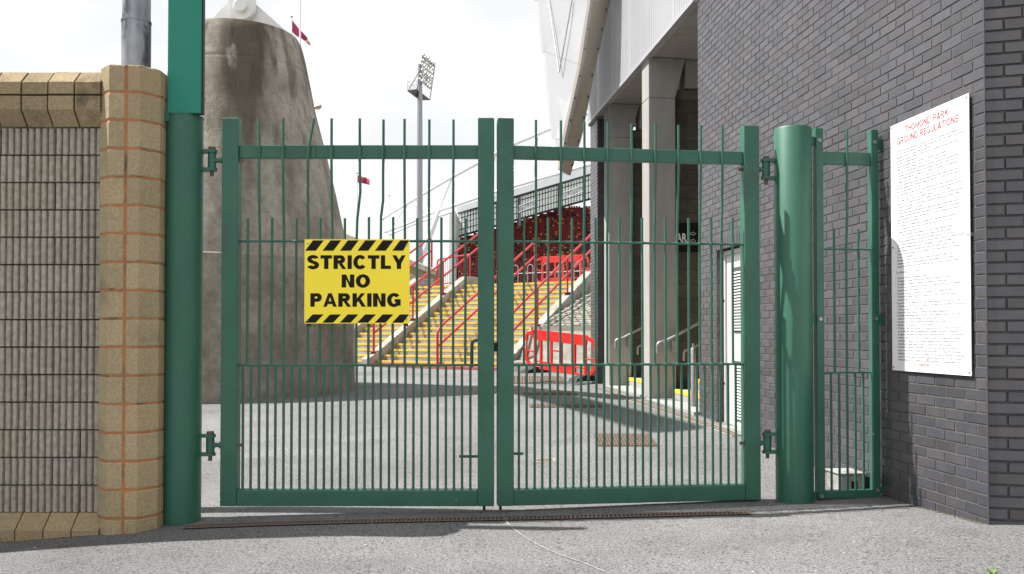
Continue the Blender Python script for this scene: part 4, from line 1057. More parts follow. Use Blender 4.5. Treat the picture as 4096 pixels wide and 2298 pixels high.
def weed():
    c = G(3972, 2306); c = Vector((c.x, c.y, c.z)); t = thing('weed', 'small green weed growing from the asphalt at the lower right corner', 'plant', c)
    for k in range(9):
        a = R(40 * k + random.uniform(-12, 12)); ln = random.uniform(.025, .045); d = Vector((math.cos(a), math.sin(a), 0)); n = Vector((-d.y, d.x, 0))
        p = [c, c + d * ln * .4 + Zv * ln * .5, c + d * ln * .8 + Zv * ln * .75, c + d * ln * 1.2 + Zv * ln * .6]; wd = [.002, .009, .008, .001]
        b = MB(); vs = []
        for q, w_ in zip(p, wd): vs += [q - n * w_, q + n * w_, q - Zv * .0015]
        b.add(vs, [(3 * i, 3 * i + 1, 3 * i + 4, 3 * i + 3) for i in range(3)] + [(3 * i + 1, 3 * i + 2, 3 * i + 5, 3 * i + 4) for i in range(3)] + [(3 * i + 2, 3 * i, 3 * i + 3, 3 * i + 5) for i in range(3)])
        b.build('leaf', 'leaf', t, True)
weed()

# ================================================================== MIDDLE: concrete buttress and what stands behind
def buttress():
    cy = 17.3; k = cy / F
    lv = [(1640, 378, 1421), (1575, 380, 1420), (1300, 388, 1418), (1054, 440, 1399), (1050, 446, 1394), (915, 486, 1372), (772, 535, 1341), (676, 572, 1318), (569, 612, 1291), (445, 655, 1258), (300, 682, 1229), (231, 694, 1215), (166, 705, 1197), (150, 716, 1186)]
    # refine
    ys = [l[0] for l in lv]; yy = np.concatenate([np.linspace(1640, 1060, 12), [1054, 1050], np.linspace(1040, 312, 20), [302, 298, 294], np.linspace(284, 150, 7)])
    ll = np.interp(-yy, [-y for y in ys], [l[1] for l in lv]); rr = np.interp(-yy, [-y for y in ys], [l[2] for l in lv])
    t = thing('concrete_buttress', 'huge stained round concrete buttress tapering upward behind the left gate leaf', 'buttress', (((ll[0] + rr[0]) / 2 - CX) * k, cy, 0))
    n = 72; b = MB(); vs = []
    for y, a, c in zip(yy, ll, rr):
        z = EYE + (1335 - y) * k; cx = ((a + c) / 2 - CX) * k; r = (c - a) / 2 * k * (.985 if abs(y - 298) > 1 else .979)
        for i in range(n):
            an = 2 * math.pi * i / n; vs.append((cx + r * math.cos(an), cy + r * math.sin(an), z))
    m = len(yy)
    b.add(vs, [(j * n + i, j * n + (i + 1) % n, (j + 1) * n + (i + 1) % n, (j + 1) * n + i) for j in range(m - 1) for i in range(n)] + [tuple(range((m - 1) * n, m * n))])
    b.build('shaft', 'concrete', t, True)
    zt = vs[-1][2]; cx = ((ll[-1] + rr[-1]) / 2 - CX) * k
    # white steel pin bracket
    q = thing('pin_bracket', 'white steel pin bracket and roof strut on top of the concrete buttress', 'bracket', (cx, cy, zt))
    def B(sx, sy, Y=17.2): return P(sx, sy, Y)
    MB().prism([B(800, 130), B(1150, 130), B(1015, 10), B(1000, -120), B(925, -120), B(912, 10)], (0, .12, 0)).build('gusset_plate', 'white_paint', q)
    MB().prism([B(800, 130, 17.55), B(1150, 130, 17.55), B(1015, 10, 17.55), B(1000, -120, 17.55), B(925, -120, 17.55), B(912, 10, 17.55)], (0, .12, 0)).build('gusset_plate', 'white_paint', q)
    Y = 17.0; c = B(966, 28, Y); r = 51 * Y / F
    lug = [Vector((c.x + r * math.sin(a), Y, c.z - r * math.cos(a))) for a in np.linspace(-math.pi / 2, math.pi / 2, 14)] + [Vector((c.x + r, Y, c.z + 1.2)), Vector((c.x - r, Y, c.z + 1.2))]
    MB().prism(lug, (0, .15, 0)).build('lug_plate', 'white_paint', q, bevel=.01)
    MB().disc((c.x, Y - .04, c.z), (0, 1, 0), 26 * Y / F, .14, 24).build('pin', 'white_paint', q, True, bevel=.015)
    for tx, ty, tz, r_ in ((-6.9, 15.0, 13.2, .24), (-6.9, 11.6, 13.2, .33)):
        MB().tube([(c.x, 17.3, c.z + .45), (tx, ty, tz)], r_, 24).build('roof_strut', 'white_paint', q, True)
    MB().box((c.x + .05, 17.3, c.z + .42), (.36, .3, .03)).build('end_plate', 'white_paint', q)
buttress()

def flagpole(label, x, y0, y1, Y, r, flag=None, ball=True):
    b = P(x, y1, Y); a = P(x, y0, Y); g = min(zg(b.x, b.y), .4)
    t = thing('flagpole', label, 'flagpole', (b.x, b.y, g))
    MB().tube([(b.x, Y, g), (a.x, Y, a.z)], [r * 1.2, r], 10).build('pole', 'white_paint', t, True)
    if ball: MB().tube([(a.x, Y, a.z), (a.x, Y, a.z + r * 2), (a.x, Y, a.z + r * 4)], [r, r * 2.6, r * .5], 8).build('finial', 'galv2', t)
    if flag:
        U, Lw = flag                # upper and lower edge polylines in the picture
        b = MB(); vs = []; n = 10
        def lerp(pl, u):
            i = min(int(u * (len(pl) - 1)), len(pl) - 2); f = u * (len(pl) - 1) - i
            return pl[i][0] * (1 - f) + pl[i + 1][0] * f, pl[i][1] * (1 - f) + pl[i + 1][1] * f
        for d in (0, .02):
            for i in range(n + 1):
                for j in range(4):
                    ux, uy = lerp(U, i / n); lx, ly = lerp(Lw, i / n); f = j / 3
                    vs.append(P(ux * (1 - f) + lx * f, uy * (1 - f) + ly * f, Y + d + .25 * math.sin(i * 1.1 + j * .5) * i / n))
        W = 4; N = (n + 1) * W
        fs = [(i * W + j, i * W + j + 1, (i + 1) * W + j + 1, (i + 1) * W + j) for i in range(n) for j in range(3)]
        fs += [tuple(x + N for x in reversed(f)) for f in fs[:n * 3]]
        b.add(vs, fs); b.build('flag', 'flag', t, True)
flagpole('tall white pole just right of the buttress top', 1201, -60, 230, 30, .03, None, False)
flagpole('flagpole with maroon flag streaming beside the buttress top', 1167, 72, 200, 46, .03, ([(1167, 79), (1192, 112), (1212, 132), (1230, 152), (1243, 182)], [(1168, 128), (1186, 146), (1208, 156), (1226, 172), (1242, 184)]))
flagpole('flagpole with small maroon flag seen through the left gate bars', 1429, 697, 940, 62, .035, ([(1431, 702), (1448, 706), (1464, 711), (1479, 718)], [(1431, 732), (1448, 734), (1464, 737), (1478, 742)]))
flagpole('thin bare white pole in front of the white roof truss', 1556, 786, 980, 62, .03, None)

def street_lamp():
    Y = 40; p = P(1225, 430, Y); t = thing('street_lamp', 'street lamp head poking out behind the concrete buttress', 'lamp', (p.x, Y, .4))
    a, b_ = P(1252, 432, Y), P(1287, 425, Y)
    MB().tube(rounded([(p.x, Y, .4), (p.x, Y, a.z - .1), a], .3), .05, 8).build('pole', 'galv2', t, True)
    b = MB(); d = b_ - a; b.tube([a, a + d * .3, a + d * .8, b_], [.05, .10, .10, .03], 10); b.build('lamp_head', 'galv2', t, True)
    MB().box((a + d * .55) - Zv * .09, (.12, .07, .02)).build('lens', 'seat_yellow', t)
street_lamp()

def floodlight():
    Y = 100; bx = P(1678, 1100, Y); zt = ZY(225, Y + 1); t = thing('floodlight_mast', 'tall grey floodlight mast with a grid of round lamps', 'floodlight', (bx.x, Y, .4))
    zp = ZY(395, Y)
    MB().tube([(bx.x, Y, .4), (bx.x, Y, zp * .55), (bx.x, Y, zp), (bx.x, Y, zp + 4)], [.42, .36, .30, .24], 14).build('mast', 'galv2', t, True)
    for f in (.45, .62, .78): MB().disc((bx.x, Y, .4 + zp * f), Zv, .40 - .1 * f, .12, 14).build('flange', 'galv2', t)
    TL, TR, BL, BR = P(1691, 223, 98.5), P(1740, 262, 102), P(1668, 362, 98.5), P(1719, 402, 102)
    def q(u, v): return TL.lerp(TR, u).lerp(BL.lerp(BR, u), v)
    for pts in ((TL, BL), (TR, BR)): MB().tube(pts, .05, 6).build('frame_post', 'steel_dark', t)
    nrm = (TR - TL).cross(BL - TL).normalized()
    if nrm.y > 0: nrm = -nrm
    for r in range(4): MB().tube([q(0, .05 + r * .21), q(1, .05 + r * .21)], .055, 6).build('cross_rail', 'steel_dark', t)
    me = None
    for r in range(6):
        for c in range(6):
            p = q((c + .25) / 6.2, .0 + r * .135) + nrm * .15 + Vector((random.uniform(-.05, .05), 0, random.uniform(-.05, .05)))
            ax = (nrm + Vector((random.uniform(-.3, .3), 0, -.35 + random.uniform(-.2, .2)))).normalized()
            b = MB(); b.tube([p - ax * .25, p - ax * .1, p], [.10, .22, .24], 12); lp = b.build('lamp', 'galv2', t, True)
            MB().disc(p + ax * .006, ax, .225, .01, 12).build('lens', 'glass_lamp', lp)
    fl = [P(1630, 366, 97.5), P(1667, 361, 99.5), P(1719, 402, 103), P(1678, 402, 101)]
    b = MB(); b.prism(fl, (0, 0, .12)); b.build('platform', 'steel_dark', t)
    MB().tube([P(1632, 365, 97.6), P(1681, 280, 99)], .05, 6).build('brace', 'steel_dark', t)
    b = MB()
    for h in (.5, 1.0):
        b.tube([p + Zv * (h + .1) for p in (fl[1], fl[0], fl[3])], .02, 4)
    for p in (fl[1], fl[0], fl[0].lerp(fl[3], .5)): b.tube([p, p + Zv * 1.1], .02, 4)
    b.build('guard_rail', 'galv2', t)
floodlight()

# ---- white wing of the roof structure
def wing():
    t = thing('roof_wing', 'giant white clad roof wing with beige underside hanging beside the stand building', 'roof wing', P(2250, 700, 15.5))
    def ex(p, q, y): f = (y - p[1]) / (q[1] - p[1]); return p[0] + (q[0] - p[0]) * f, y
    TP = -260
    Lp = [P(*ex((2151, 0), (2179, 207), TP), 17.4), P(2151, 0, 17.2), P(2179, 207, 16.8), P(2219, 557, 16.1), P(2235, 676, 15.8)]
    Ep = [P(*ex((2362, 0), (2322, 262), TP), 14.9), P(2362, 0, 15.0), P(2322, 262, 15.2), P(2258, 557, 15.4), P(2237, 680, 15.5)]
    Rp = [P(*ex((2442, 0), (2382, 270), TP), 15.5), P(2442, 0, 15.5), P(2384, 262, 15.6), P(2330, 540, 15.7), P(2282, 704, 15.75)]
    # panels: white flank, beige underside, closed at the back
    def strip(A, B, name, m, off):
        for i in range(len(A) - 1):
            quad = [A[i], B[i], B[i + 1], A[i + 1]]; c = sum(quad, Vector()) / 4
            nrm = (quad[1] - quad[0]).cross(quad[3] - quad[0]).normalized()
            if nrm.dot(Vector((0, 0, EYE)) - c) < 0: nrm = -nrm
            b = MB(); g = .994; qd = [c + (p - c) * (1 - .004 / max((p - c).length, .05)) for p in quad]
            b.prism(qd, -nrm * .06); b.build(name, m, t)
    strip(Lp, Ep, 'white_panel', 'white_clad', 1); strip(Ep, Rp, 'underside_panel', 'beige_panel', 1)
    Bk = [p + Vector((.3, .9, .3)) for p in Lp]
    strip(Bk, Lp, 'back_panel', 'white_clad', 1)
    # V shaped panel joints and rows of rivets
    for a, c in (((2203, 0), (2243, 298)), ((2299, 0), (2243, 298))):
        def on(p):
            f = p[1] / 676; l = Vector(Lp[1]).lerp(Lp[4], f); e = Vector(Ep[1]).lerp(Ep[4], f)
            lx, exx = proj(l)[0], proj(e)[0]; u = (p[0] - lx) / (exx - lx); return l.lerp(e, u) + Vector((-.02, -.03, 0))
        MB().tube([on(a), on(((a[0] + c[0]) / 2, (a[1] + c[1]) / 2)), on(c)], .012, 4).build('panel_joint', 'galv2', t)
    for i in range(1, 4):
        for f in (.15, .45, .75):
            for A, B, u in ((Ep, Rp, .1), (Ep, Rp, .88)):
                p = A[i].lerp(A[i + 1], f).lerp(B[i].lerp(B[i + 1], f), u) + Vector((.0, -.02, 0)); MB().disc(p, (0, 1, 0), .02, .02, 8).build('rivet', 'steel_dark', t)
wing()

# ---- outdoor steps up to the terrace
B1 = Vector((-4.04, 25.0, 0)); UU = Vector((.515, .857, 0)).normalized(); WW = Vector((UU.y, -UU.x, 0)); ZS = .40
def SP(a, b_, h): p = B1 + UU * a + WW * b_; return Vector((p.x, p.y, ZS + h))
RISE, TREAD, NST = .16, .30, 16
def sbox(m, a0, a1, b0, b1, h0, h1): return m.box8([SP(a0, b1, h0), SP(a1, b1, h0), SP(a1, b0, h0), SP(a0, b0, h0), SP(a0, b1, h1), SP(a1, b1, h1), SP(a1, b0, h1), SP(a0, b0, h1)][::1])
def stairs():
    fl = ((-1.9, -.14, 'narrow flight of concrete steps with yellow nosings beside the buttress'), (.14, 4.50, 'broad flight of concrete steps with yellow nosings up to the terrace'))
    for b0, b1, lab in fl:
        t = thing('step_flight', lab, 'steps', SP(0, (b0 + b1) / 2, 0), 'outdoor step flights')
        for k in range(NST):
            m = MB(); sbox(m, k * TREAD, (k + 1) * TREAD + (.001 if k < NST - 1 else 3.5), b0, b1, -.3, (k + 1) * RISE); st = m.build('step', 'concrete3', t)
            m = MB(); sbox(m, k * TREAD - .006, k * TREAD + .075, b0 + .06, b1 - .06, (k + 1) * RISE - .055, (k + 1) * RISE + .005); m.build('nosing', 'yellow_nose', st)
    for bb, lab in ((-2.02, 'sloping concrete stringer wall left of the narrow flight'), (0, 'sloping concrete stringer wall between the two flights'), (4.64, 'sloping concrete stringer wall right of the broad flight')):
        poly = [SP(-.35, bb - .135, -.3), SP(-.35, bb - .135, .22), SP(-.1, bb - .135, .32), SP(4.7, bb - .135, .30 + 4.8 * .5333), SP(5.6, bb - .135, .30 + 4.8 * .5333), SP(5.6, bb - .135, -.3)]
        m = MB(); m.prism(poly[::-1], WW * .27); o = m.build('stringer_wall', 'concrete3', bevel=.02); tag(o, lab, 'wall', 'stair stringer walls')
    m = MB(); sbox(m, -.42, -.02, -.0, 4.6, -.2, .055); o = m.build('red_kerb', 'kerb_red'); tag(o, 'low red painted kerb along the foot of the broad flight', 'kerb')
    # red handrails
    def rail(b_, a0, a1, lab, h0=0, posts=(), base=.32, end=True):
        sl = RISE / TREAD
        t = thing('red_handrail', lab, 'handrail', SP(a0, b_, 0), 'red stair handrails')
        def pt(a, h): return SP(a, b_, max(0, a + .1) * sl + h)
        top_ = [pt(a0, base), pt(a0, base + .98), pt(a0 + .25, base + 1.03), pt(a1, base + 1.03)] + ([pt(a1 + .12, base + .9), SP(a1 + .12, b_, pt(a1, 0).z - ZS + base)] if end else [])
        MB().tube(rounded(top_, .12), .036, 10).build('top_rail', 'red_rail', t, True)
        MB().tube([pt(a0, base + .55), pt(a1 + .1, base + .55)], .036, 10).build('lower_rail', 'red_rail', t, True)
        for a in posts:
            MB().tube([pt(a, base), pt(a, base + 1.02)], .03, 8).build('post', 'red_rail', t, True)
        for a in (a0,) + tuple(posts):
            m = MB(); p = pt(a, base + .012); m.box(p, (.13, .1, .012), (UU, WW, Zv)); m.build('base_plate', 'red_rail', t)
    rail(0, .05, 5.6, 'red double handrail on the stringer between the two flights', posts=(1.9, 3.5), end=False)
    rail(2.35, -.05, 5.3, 'red double handrail up the middle of the broad flight', posts=(2.2, 3.9), base=.0)
    rail(4.64, .0, 6.4, 'red double handrail on the stringer next to the stone bank', posts=(1.5, 3.3), end=False)
    rail(-2.02, 3.0, 5.5, 'short red double handrail beside the pebbledash wall', posts=())
stairs()

def pebble_wall():
    t = thing('pebbledash_wall', 'brown pebbledash wall with a sloping grey coping behind the steps', 'wall', P(1560, 1300, 33))
    a, c = P(1330, 915, 33.5), P(1746, 1082, 31.8); bA, bC = Vector((a.x, a.y, .2)), Vector((c.x, c.y, .2)); d = Vector((.1, .35, 0))
    m = MB(); m.prism([bA, bC, c - Zv * .2, a - Zv * .2], d); m.build('panel', 'pebble', t)
    m = MB(); o = Vector((-.02, -.06, 0)); m.prism([a - Zv * .197 + o, c - Zv * .197 + o, c + o, a + o], d * 1.3); m.build('coping', 'concrete3', t)
    m = MB(); e = P(1757, 1062, 31.6); m.box((e.x, e.y + .1, e.z - 1.6), (.08, .15, 1.6)); m.build('end_post', 'concrete3', t)
pebble_wall()

def red_fence():
    A, B = P(1749, 1140, 31.4), P(1880, 1140, 29.6); zt0, zt1 = ZY(1040, 31.4), ZY(1018, 29.6); zb0, zb1 = ZY(1140, 31.4), ZY(1128, 29.6)
    t = thing('red_railing', 'red barred railing panel at the top of the steps', 'railing', A)
    def p(u, f): q = A.lerp(B, u); z0 = zb0 + (zb1 - zb0) * u; z1 = zt0 + (zt1 - zt0) * u; return Vector((q.x, q.y, z0 + (z1 - z0) * f))
    MB().tube(rounded([p(0, -.2), p(0, 1), p(1, 1), p(1, -.2)], .15), .028, 8).build('frame', 'red_rail', t, True)
    MB().tube([p(0, .02), p(1, .02)], .022, 8).build('bottom_rail', 'red_rail', t, True)
    for k in range(1, 15): MB().tube([p(k / 15, .02), p(k / 15, 1)], .008, 5).build('bar', 'red_rail', t)
red_fence()

def hoop_rail():
    t = thing('hoop_railing', 'grey steel hoop-topped railing on the terrace in front of the seats', 'railing', SP(6.4, 3, 2.8))
    zb = ZS + NST * RISE
    n = 13
    for k in range(n):
        b0 = .3 + k * .62; a = 7.4
        pts = [SP(a, b0, 2.5), SP(a, b0, 3.3)] + [SP(a, b0 + .11 - .11 * math.cos(x), 3.3 + .11 * math.sin(x)) for x in np.linspace(.2, math.pi - .2, 6)] + [SP(a, b0 + .22, 3.3), SP(a, b0 + .22, 2.5)]
        MB().tube(pts, .017, 6).build('hoop', 'galv2', t, True)
    MB().tube([SP(7.4, .2, 3.1), SP(7.4, 8.4, 3.1)], .017, 6).build('rail', 'galv2', t)
    MB().tube([SP(7.4, .2, 2.65), SP(7.4, 8.4, 2.65)], .017, 6).build('rail', 'galv2', t)
    m = MB(); sbox(m, 4.81, 9.0, 4.5, 9.5, -.3, NST * RISE - .005); o = m.build('terrace_slab', 'concrete3'); o['kind'] = 'structure'
hoop_rail()

def stone_bank():
    t = thing('stone_bank', 'pale stone pitched bank between the steps and the brick pier', 'bank', SP(0, 6.2, 0))
    m = MB(); m.prism([SP(-.4, 4.80, -.3), SP(-.4, 4.80, .20), SP(.15, 4.80, .25), SP(.9, 4.80, 1.05), SP(1.1, 4.80, 1.06), SP(5.1, 4.80, 2.5), SP(5.1, 4.80, -.3)][::-1], WW * 4.2); m.build('bank_core', 'render', t)
    m = MB(); sbox(m, .86, 1.12, 4.79, 9.0, 1.0, 1.14); m.build('ledge', 'concrete3', t)
    m = MB(); sbox(m, -.5, -.41, 4.79, 9.0, -.3, .16); m.build('kerb', 'concrete3', t)
    d = (SP(5.1, 0, 2.5) - SP(1.1, 0, 1.06)); ln = d.length; d.normalize(); nn = WW.cross(d).normalized()
    if nn.z < 0: nn = -nn
    m = MB(); hx, hy = .105, .075
    m.add([(-hx, -hy, -.03), (hx, -hy, -.03), (hx, hy, -.03), (-hx, hy, -.03), (-hx * .85, -hy * .8, .025), (hx * .85, -hy * .8, .025), (hx * .85, hy * .8, .025), (-hx * .85, hy * .8, .025)], [(4, 5, 6, 7), (0, 1, 5, 4), (1, 2, 6, 5), (2, 3, 7, 6), (3, 0, 4, 7)])
    me = m.mesh('sett', M['cobble']); r = 0; x = .12
    while x < 3.0:
        y = 4.92 + .11 * (r % 2)
        while y < 7.6:
            inst('sett', me, frame(WW, d, WW.cross(d).normalized() if WW.cross(d).z > 0 else -WW.cross(d).normalized(), SP(1.1, y, 1.06) + d * x + nn * random.uniform(-.01, .012)), t); y += .222
        x += .162; r += 1
stone_bank()

def plastic_barrier(A, B, h, label, feet=True):
    A, B = Vector(A), Vector(B); e = B - A; e.z = 0; Ln = e.length; e.normalize(); n = Vector((e.y, -e.x, 0))
    t = thing('plastic_barrier', label, 'barrier', A, 'red plastic barriers')
    dz = (B.z - A.z) / Ln
    def p(u, z, d=0): q = A + e * u + n * d; return Vector((q.x, q.y, A.z + dz * u + z))
    ax = (e, n, Zv); th = .022
    def bar(u0, z0, u1, z1, w, name='bar'):
        a, c = p(u0, z0), p(u1, z1); d = c - a; l = d.length; d.normalize(); m = MB(); m.box((a + c) / 2, (l / 2, th, w / 2), (d, n, d.cross(n).normalized())); m.build(name, 'red_plastic', t, bevel=.006)
    i0, i1 = .26, Ln - .26
    m = MB(); m.prism([p(i0 - .04, h - .17, th), p(i1 + .04, h - .17, th), p(i1 + .04, h - .015, th), p(i0 - .04, h - .015, th)], -n * 2 * th); m.build('reflector_board', 'red_plastic', t)
    bar(i0 - .05, h, i1 + .05, h, .035, 'top_rim'); bar(i0, h - .185, i1, h - .185, .025, 'rim')
    m = MB(); m.prism([p(i0 + .3, .12, th * .8), p(i1 - .3, .12, th * .8), p(i1 - .3, .24, th * .8), p(i0 + .3, .24, th * .8)], -n * 1.6 * th); m.build('lower_board', 'red_plastic', t)
    bar(i0, .115, i1, .115, .05, 'bottom_rim'); bar(i0, .25, i1, .25, .03, 'rim')
    for f, z0, z1 in ((.0, .12, h), (.13, .12, h - .17), (.34, .25, h - .17), (.54, .25, h - .17), (.80, .12, h - .17), (1, .12, h)):
        u = i0 + (i1 - i0) * f; bar(u, z0, u, z1, .055, 'upright')
    bar(i0 + (i1 - i0) * .34, .52, i0 + (i1 - i0) * .54, .52, .035, 'tie')
    for s, u in ((-1, 0), (1, Ln)):
        ii = i0 if s < 0 else i1
        b = MB(); pts = rounded([p(ii, h - .02), p(u, h - .10), p(u, h - .24)], .08); 
        for a, c in zip(pts, pts[1:]):
            d = (c - a); l = d.length; d.normalize(); b.box((a + c) / 2, (l / 2 + .004, th, .035), (d, n, d.cross(n).normalized()))
        b.build('end_arm', 'red_plastic', t)
        b = MB(); pts = rounded([p(u, h - .42), p(u, .22), p(ii, .08)], .15)
        for a, c in zip(pts, pts[1:]):
            d = (c - a); l = d.length; d.normalize(); b.box((a + c) / 2, (l / 2 + .004, th, .035), (d, n, d.cross(n).normalized()))
        b.build('end_arm', 'red_plastic', t); bar(ii, h - .46, u, h - .44, .03, 'tie'); bar(u, h - .44, u, h - .22, .016, 'hinge_rod')
    if feet:
        for u in (.28, Ln - .28):
            m = MB(); c = p(u, 0); m.prism([c - n * .36 - e * .11 + Zv * .0, c + n * .36 - e * .11, c + n * .30 - e * .11 + Zv * .06, c + n * .06 - e * .11 + Zv * .13, c - n * .06 - e * .11 + Zv * .13, c - n * .30 - e * .11 + Zv * .06][::-1], e * .22); m.build('rubber_foot', 'rubber', t)
A = P(2107, 1490, 18.4); B = P(2380, 1530, 16.9); A.z = ZY(1486, 18.4); B.z = ZY(1532, 16.9)
plastic_barrier(A, B, ZY(1318, 18.4) - A.z, 'red plastic barrier on black feet at the foot of the stone bank')
A = SP(6.6, 1.7, NST * RISE + .0); B = SP(6.6, 3.7, NST * RISE)
plastic_barrier(A, B, 1.0, 'red plastic barrier standing at the top of the broad flight', False)

# ================================================================== FAR: the stand with seats, roof and truss
def ordw(n):
    one = 'first second third fourth fifth sixth seventh eighth ninth tenth eleventh twelfth thirteenth fourteenth fifteenth sixteenth seventeenth eighteenth nineteenth'.split()
    if n < 20: return one[n - 1]
    t = ('twent', 'thirt', 'fort', 'fift', 'sixt')[n // 10 - 2]
    return t + 'ieth' if n % 10 == 0 else t + 'y-' + one[n % 10 - 1]
def far_stand():
    t = thing('far_stand', 'far stadium stand with white roof trusses and a pale glazed rear screen', 'stand', P(2100, 1300, 150))
    Y0 = 148.; row_r, row_d = .46, .46; pit = .47
    zb = ZY(1150, Y0); nrow = 36
    m = MB(); xl, xr = P(1826, 1000, Y0).x, P(2480, 1000, Y0).x
    for r in range(nrow):
        ry = proj((xr, Y0 + r * row_d, zb + r * row_r))[1]; px = 1830 + (950 - ry) * (2300 - 1830) / (950 - 812)      # the rear screen cuts the upper rows short
        x0 = max(xl, P(px + 6, 1000, Y0 + r * row_d).x)
        if x0 < xr - 1: m.aab(x0, xr, Y0 + r * row_d, Y0 + (r + 1) * row_d + (0 if r < nrow - 1 else 2), -2, zb + r * row_r)
    o = m.build('terrace', 'terrace', t)
    # seats: only below the raking foot of the rear screen
    b = MB(); b.add([(-.18, -.12, .04), (.18, -.12, .04), (.18, .05, .02), (-.18, .05, .02), (-.19, .02, .08), (.19, .02, .08), (.19, .06, .27), (.13, .09, .35), (-.13, .09, .35), (-.19, .06, .27), (.18, -.13, .08), (-.18, -.13, .08), (.18, .12, 0), (-.18, .12, 0), (.13, .13, .33), (-.13, .13, .33)],
        [(0, 1, 2, 3), (11, 10, 5, 4), (0, 1, 10, 11), (4, 5, 6, 7, 8, 9), (1, 2, 5, 10), (0, 11, 4, 3), (13, 15, 14, 12), (6, 12, 14, 7), (9, 8, 15, 13), (7, 14, 15, 8)])
    base = b
    mats = {'red': 'seat_red', 'black': 'seat_black', 'yellow': 'seat_yellow'}
    mes = {}
    for k, mn in mats.items():
        q = MB(); q.add(base.v, base.f); mes[k] = q.mesh('stadium_seat', M[mn])
    labs = {'red': 'dark red seat in the lower rows of the far stand', 'black': 'black seat in the lower rows of the far stand', 'yellow': 'yellow seat in the lower rows of the far stand'}
    rng = random.Random(3); mass = {k: MB() for k in mats}; cnt = 0
    rows = []
    for r in range(nrow):
        for c in range(int((xr - xl) / pit)):
            x = xl + .3 + c * pit; y = Y0 + r * row_d + .26; z = zb + r * row_r; pr = proj((x, y, z + .3))
            lim = 950 - (pr[0] - 1830) * (950 - 812) / (2300 - 1830)
            if pr[1] < lim + 4: continue
            if 2322 < pr[0] - (pr[1] - 820) * .06 < 2345 : continue        # stair aisle
            v = rng.random(); k = 'red' if v < .74 else ('black' if v < .89 else 'yellow'); 
            rows.append((r, x, y, z, k, pr))
    vis = lambda pr: (1828 < pr[0] < 1908 or 2052 < pr[0] < 2362) and pr[1] < 1128
    order = sorted(range(len(rows)), key=lambda i: (not vis(rows[i][5]), rows[i][0], rows[i][1]))
    r0 = min(rows[i][0] for i in order[:300])
    for j, i in enumerate(order):
        r, x, y, z, k, pr = rows[i]
        if j < 300:
            o = bpy.data.objects.new('stadium_seat', mes[k]); COL.objects.link(o); o.location = (x, y, z)
            tag(o, '%s seat, %s row up from the railing, %s seat from the white end wall' % (k, ordw(r - r0 + 1), ordw(round((x - xl - .3) / pit) + 1)), 'seat', 'seats in the lower rows of the far stand')
        else: mass[k].add([(a + x, b_ + y, c_ + z) for a, b_, c_ in base.v], base.f)
    for k in mass:
        o = mass[k].build('seat_rows', mats[k], t); o['kind'] = 'stuff'
    # rear screen with mullions, raking foot
    Ys = Y0 + 4
    def scr(x, y): 
        f = (x - 1828) / (2400 - 1828); return P(x, y, 157.4 + 8 * f)
    def up(x): return 850 - (x - 1828) * (850 - 690) / (2363 - 1828)
    def lo(x): return 949 - (x - 1830) * (949 - 797) / (2363 - 1830)
    m = MB(); m.prism([scr(1829, lo(1829)), scr(2430, lo(2430)), scr(2430, up(2430) - 10), scr(1829, up(1829) - 10)], (0, .004, 0)); m.build('rear_screen', 'screen', t)
    x = 1836
    while x < 2400:
        wv = .07
        MB().tube([scr(x, lo(x)) - Vector((0, .15, 0)), scr(x, up(x)) - Vector((0, .15, 0))], wv, 4).build('mullion', 'steel_dark', t); x += 11.5
    for f in (.25, .5, .72):
        MB().tube([scr(1830, lo(1830) + (up(1830) - lo(1830)) * f) - Vector((0, .3, 0)), scr(2420, lo(2420) + (up(2420) - lo(2420)) * f) - Vector((0, .3, 0))], .09 if f != .5 else .06, 4).build('transom', 'galv2', t)
    MB().tube([scr(1829, lo(1829)) - Vector((0, .3, 0)), scr(2430, lo(2430)) - Vector((0, .3, 0))], .2, 4).build('screen_foot', 'steel_dark', t)
    for x in (2077, 2237):
        MB().tube([scr(x, lo(x) + 30) - Vector((0, .6, 0)), scr(x, up(x)) - Vector((0, .6, 0))], .33, 6).build('column', 'roof_grey', t)
    # roof: fascia edge and dark underside
    e0, e1 = P(1826, 852, 150), P(2440, 670, 122)
    m = MB(); bk0, bk1 = e0 + Vector((-.5, 17.5, 17.5 * (e0.z - EYE) / e0.y * .80)), e1 + Vector((5, 46, 46 * (e1.z - EYE) / e1.y * .93)); m.prism([e0, e1, bk1, bk0], (0, 0, .25)); m.build('roof_deck', 'steel_dark', t)
    m = MB(); m.prism([e0 - Vector((0, .3, .1)), e1 - Vector((0, .3, .1)), e1 + Vector((0, -.3, 1.1)), e0 + Vector((0, -.3, .9))], (0, .25, 0)); m.build('roof_fascia', 'roof_grey', t)
    # white end wall on the left
    m = MB(); a = P(1804, 1000, 150).x; c = P(1826, 1000, 150).x; m.aab(a, c, 146, 176, 0, e0.z - .2); m.build('end_wall', 'white_paint', t)
    # white tubular trusses
    def Yx(x): return 150 - (x - 1531) / (2363 - 1531) * 32
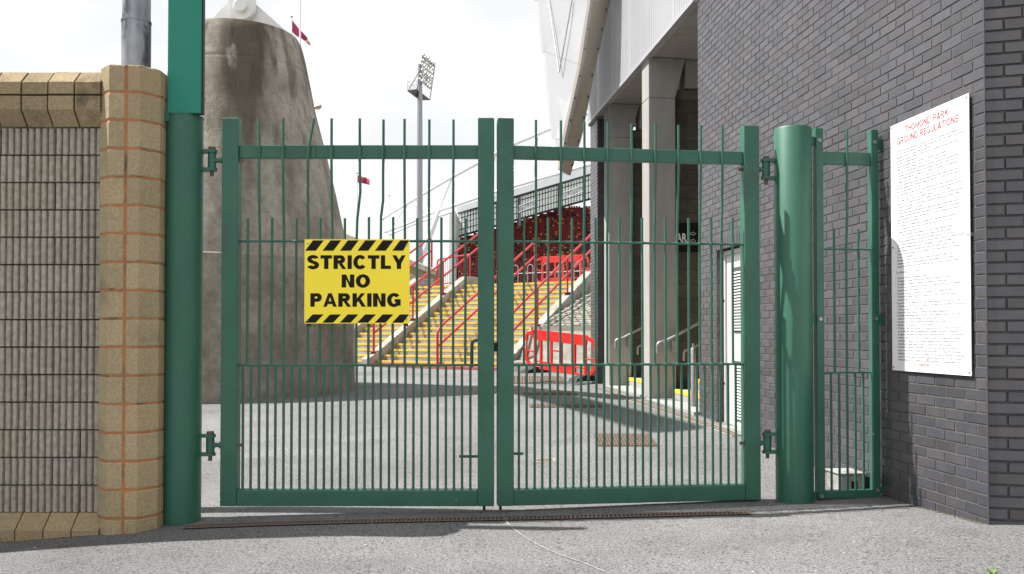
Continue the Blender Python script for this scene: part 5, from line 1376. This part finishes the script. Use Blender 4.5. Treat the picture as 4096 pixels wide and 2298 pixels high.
    def q(x, y): return P(x, y, Yx(x) - 3)
    up_ = [(1531, 876), (1636, 811), (1807, 710), (1909, 654), (2059, 575), (2209, 512), (2420, 425)]
    low = [(1540, 928), (1626, 898), (1724, 853), (1828, 820), (1907, 792), (2056, 745), (2234, 694), (2420, 640)]
    low2 = [(1556, 940), (1666, 893), (1815, 846)]
    for pl, nm, r in ((up_, 'upper_chord', .28), (low, 'lower_chord', .28), (low2, 'lower_chord', .22)):
        MB().tube([q(*p) for p in pl], r, 10).build(nm, 'white_paint', t, True)
    for a, c in (((1531, 876), (1556, 955)), ((1636, 811), (1563, 914)), ((1636, 811), (1742, 846)), ((1640, 812), (1722, 852)), ((1807, 710), (1757, 838)), ((1807, 710), (1907, 778)), ((1807, 712), (1900, 792)), ((1985, 612), (1930, 786)), ((1985, 612), (2125, 724)),
                 ((2143, 541), (2125, 724)), ((2150, 541), (2132, 722)), ((2150, 541), (2260, 620)), ((2050, 680), (2130, 724)), ((2290, 478), (2320, 672)), ((2150, 545), (2330, 668))):
        MB().tube([q(*a), q(*c)], .18, 8).build('brace', 'white_paint', t, True)
    p0 = q(1755, 849); p1 = P(1662, 1100, 140); MB().tube([p0, p1], [.38, .5], 10).build('raking_strut', 'white_paint', t, True)
    # lattice lighting frames below the roof
    for x0, x1 in ((2075, 2150), (2255, 2330)):
        b = MB(); a0, a1 = q(x0, up(x0) + 75), q(x1, up(x1) + 68); c0, c1 = q(x0, up(x0) + 50), q(x1, up(x1) + 42)
        b.tube([a0, a1], .07, 5); b.tube([c0, c1], .07, 5)
        for i in range(8): b.tube([a0.lerp(a1, i / 8), c0.lerp(c1, (i + .5) / 8)], .05, 4); b.tube([c0.lerp(c1, (i + .5) / 8), a0.lerp(a1, (i + 1) / 8)], .05, 4)
        b.build('lattice_frame', 'galv2', t)
    p = q(2183, 711); MB().tube([p - Vector((.25, 0, 0)), p, p + Vector((.25, 0, 0))], [.1, .22, .1], 10).build('floodlamp', 'galv2', t, True)
far_stand()
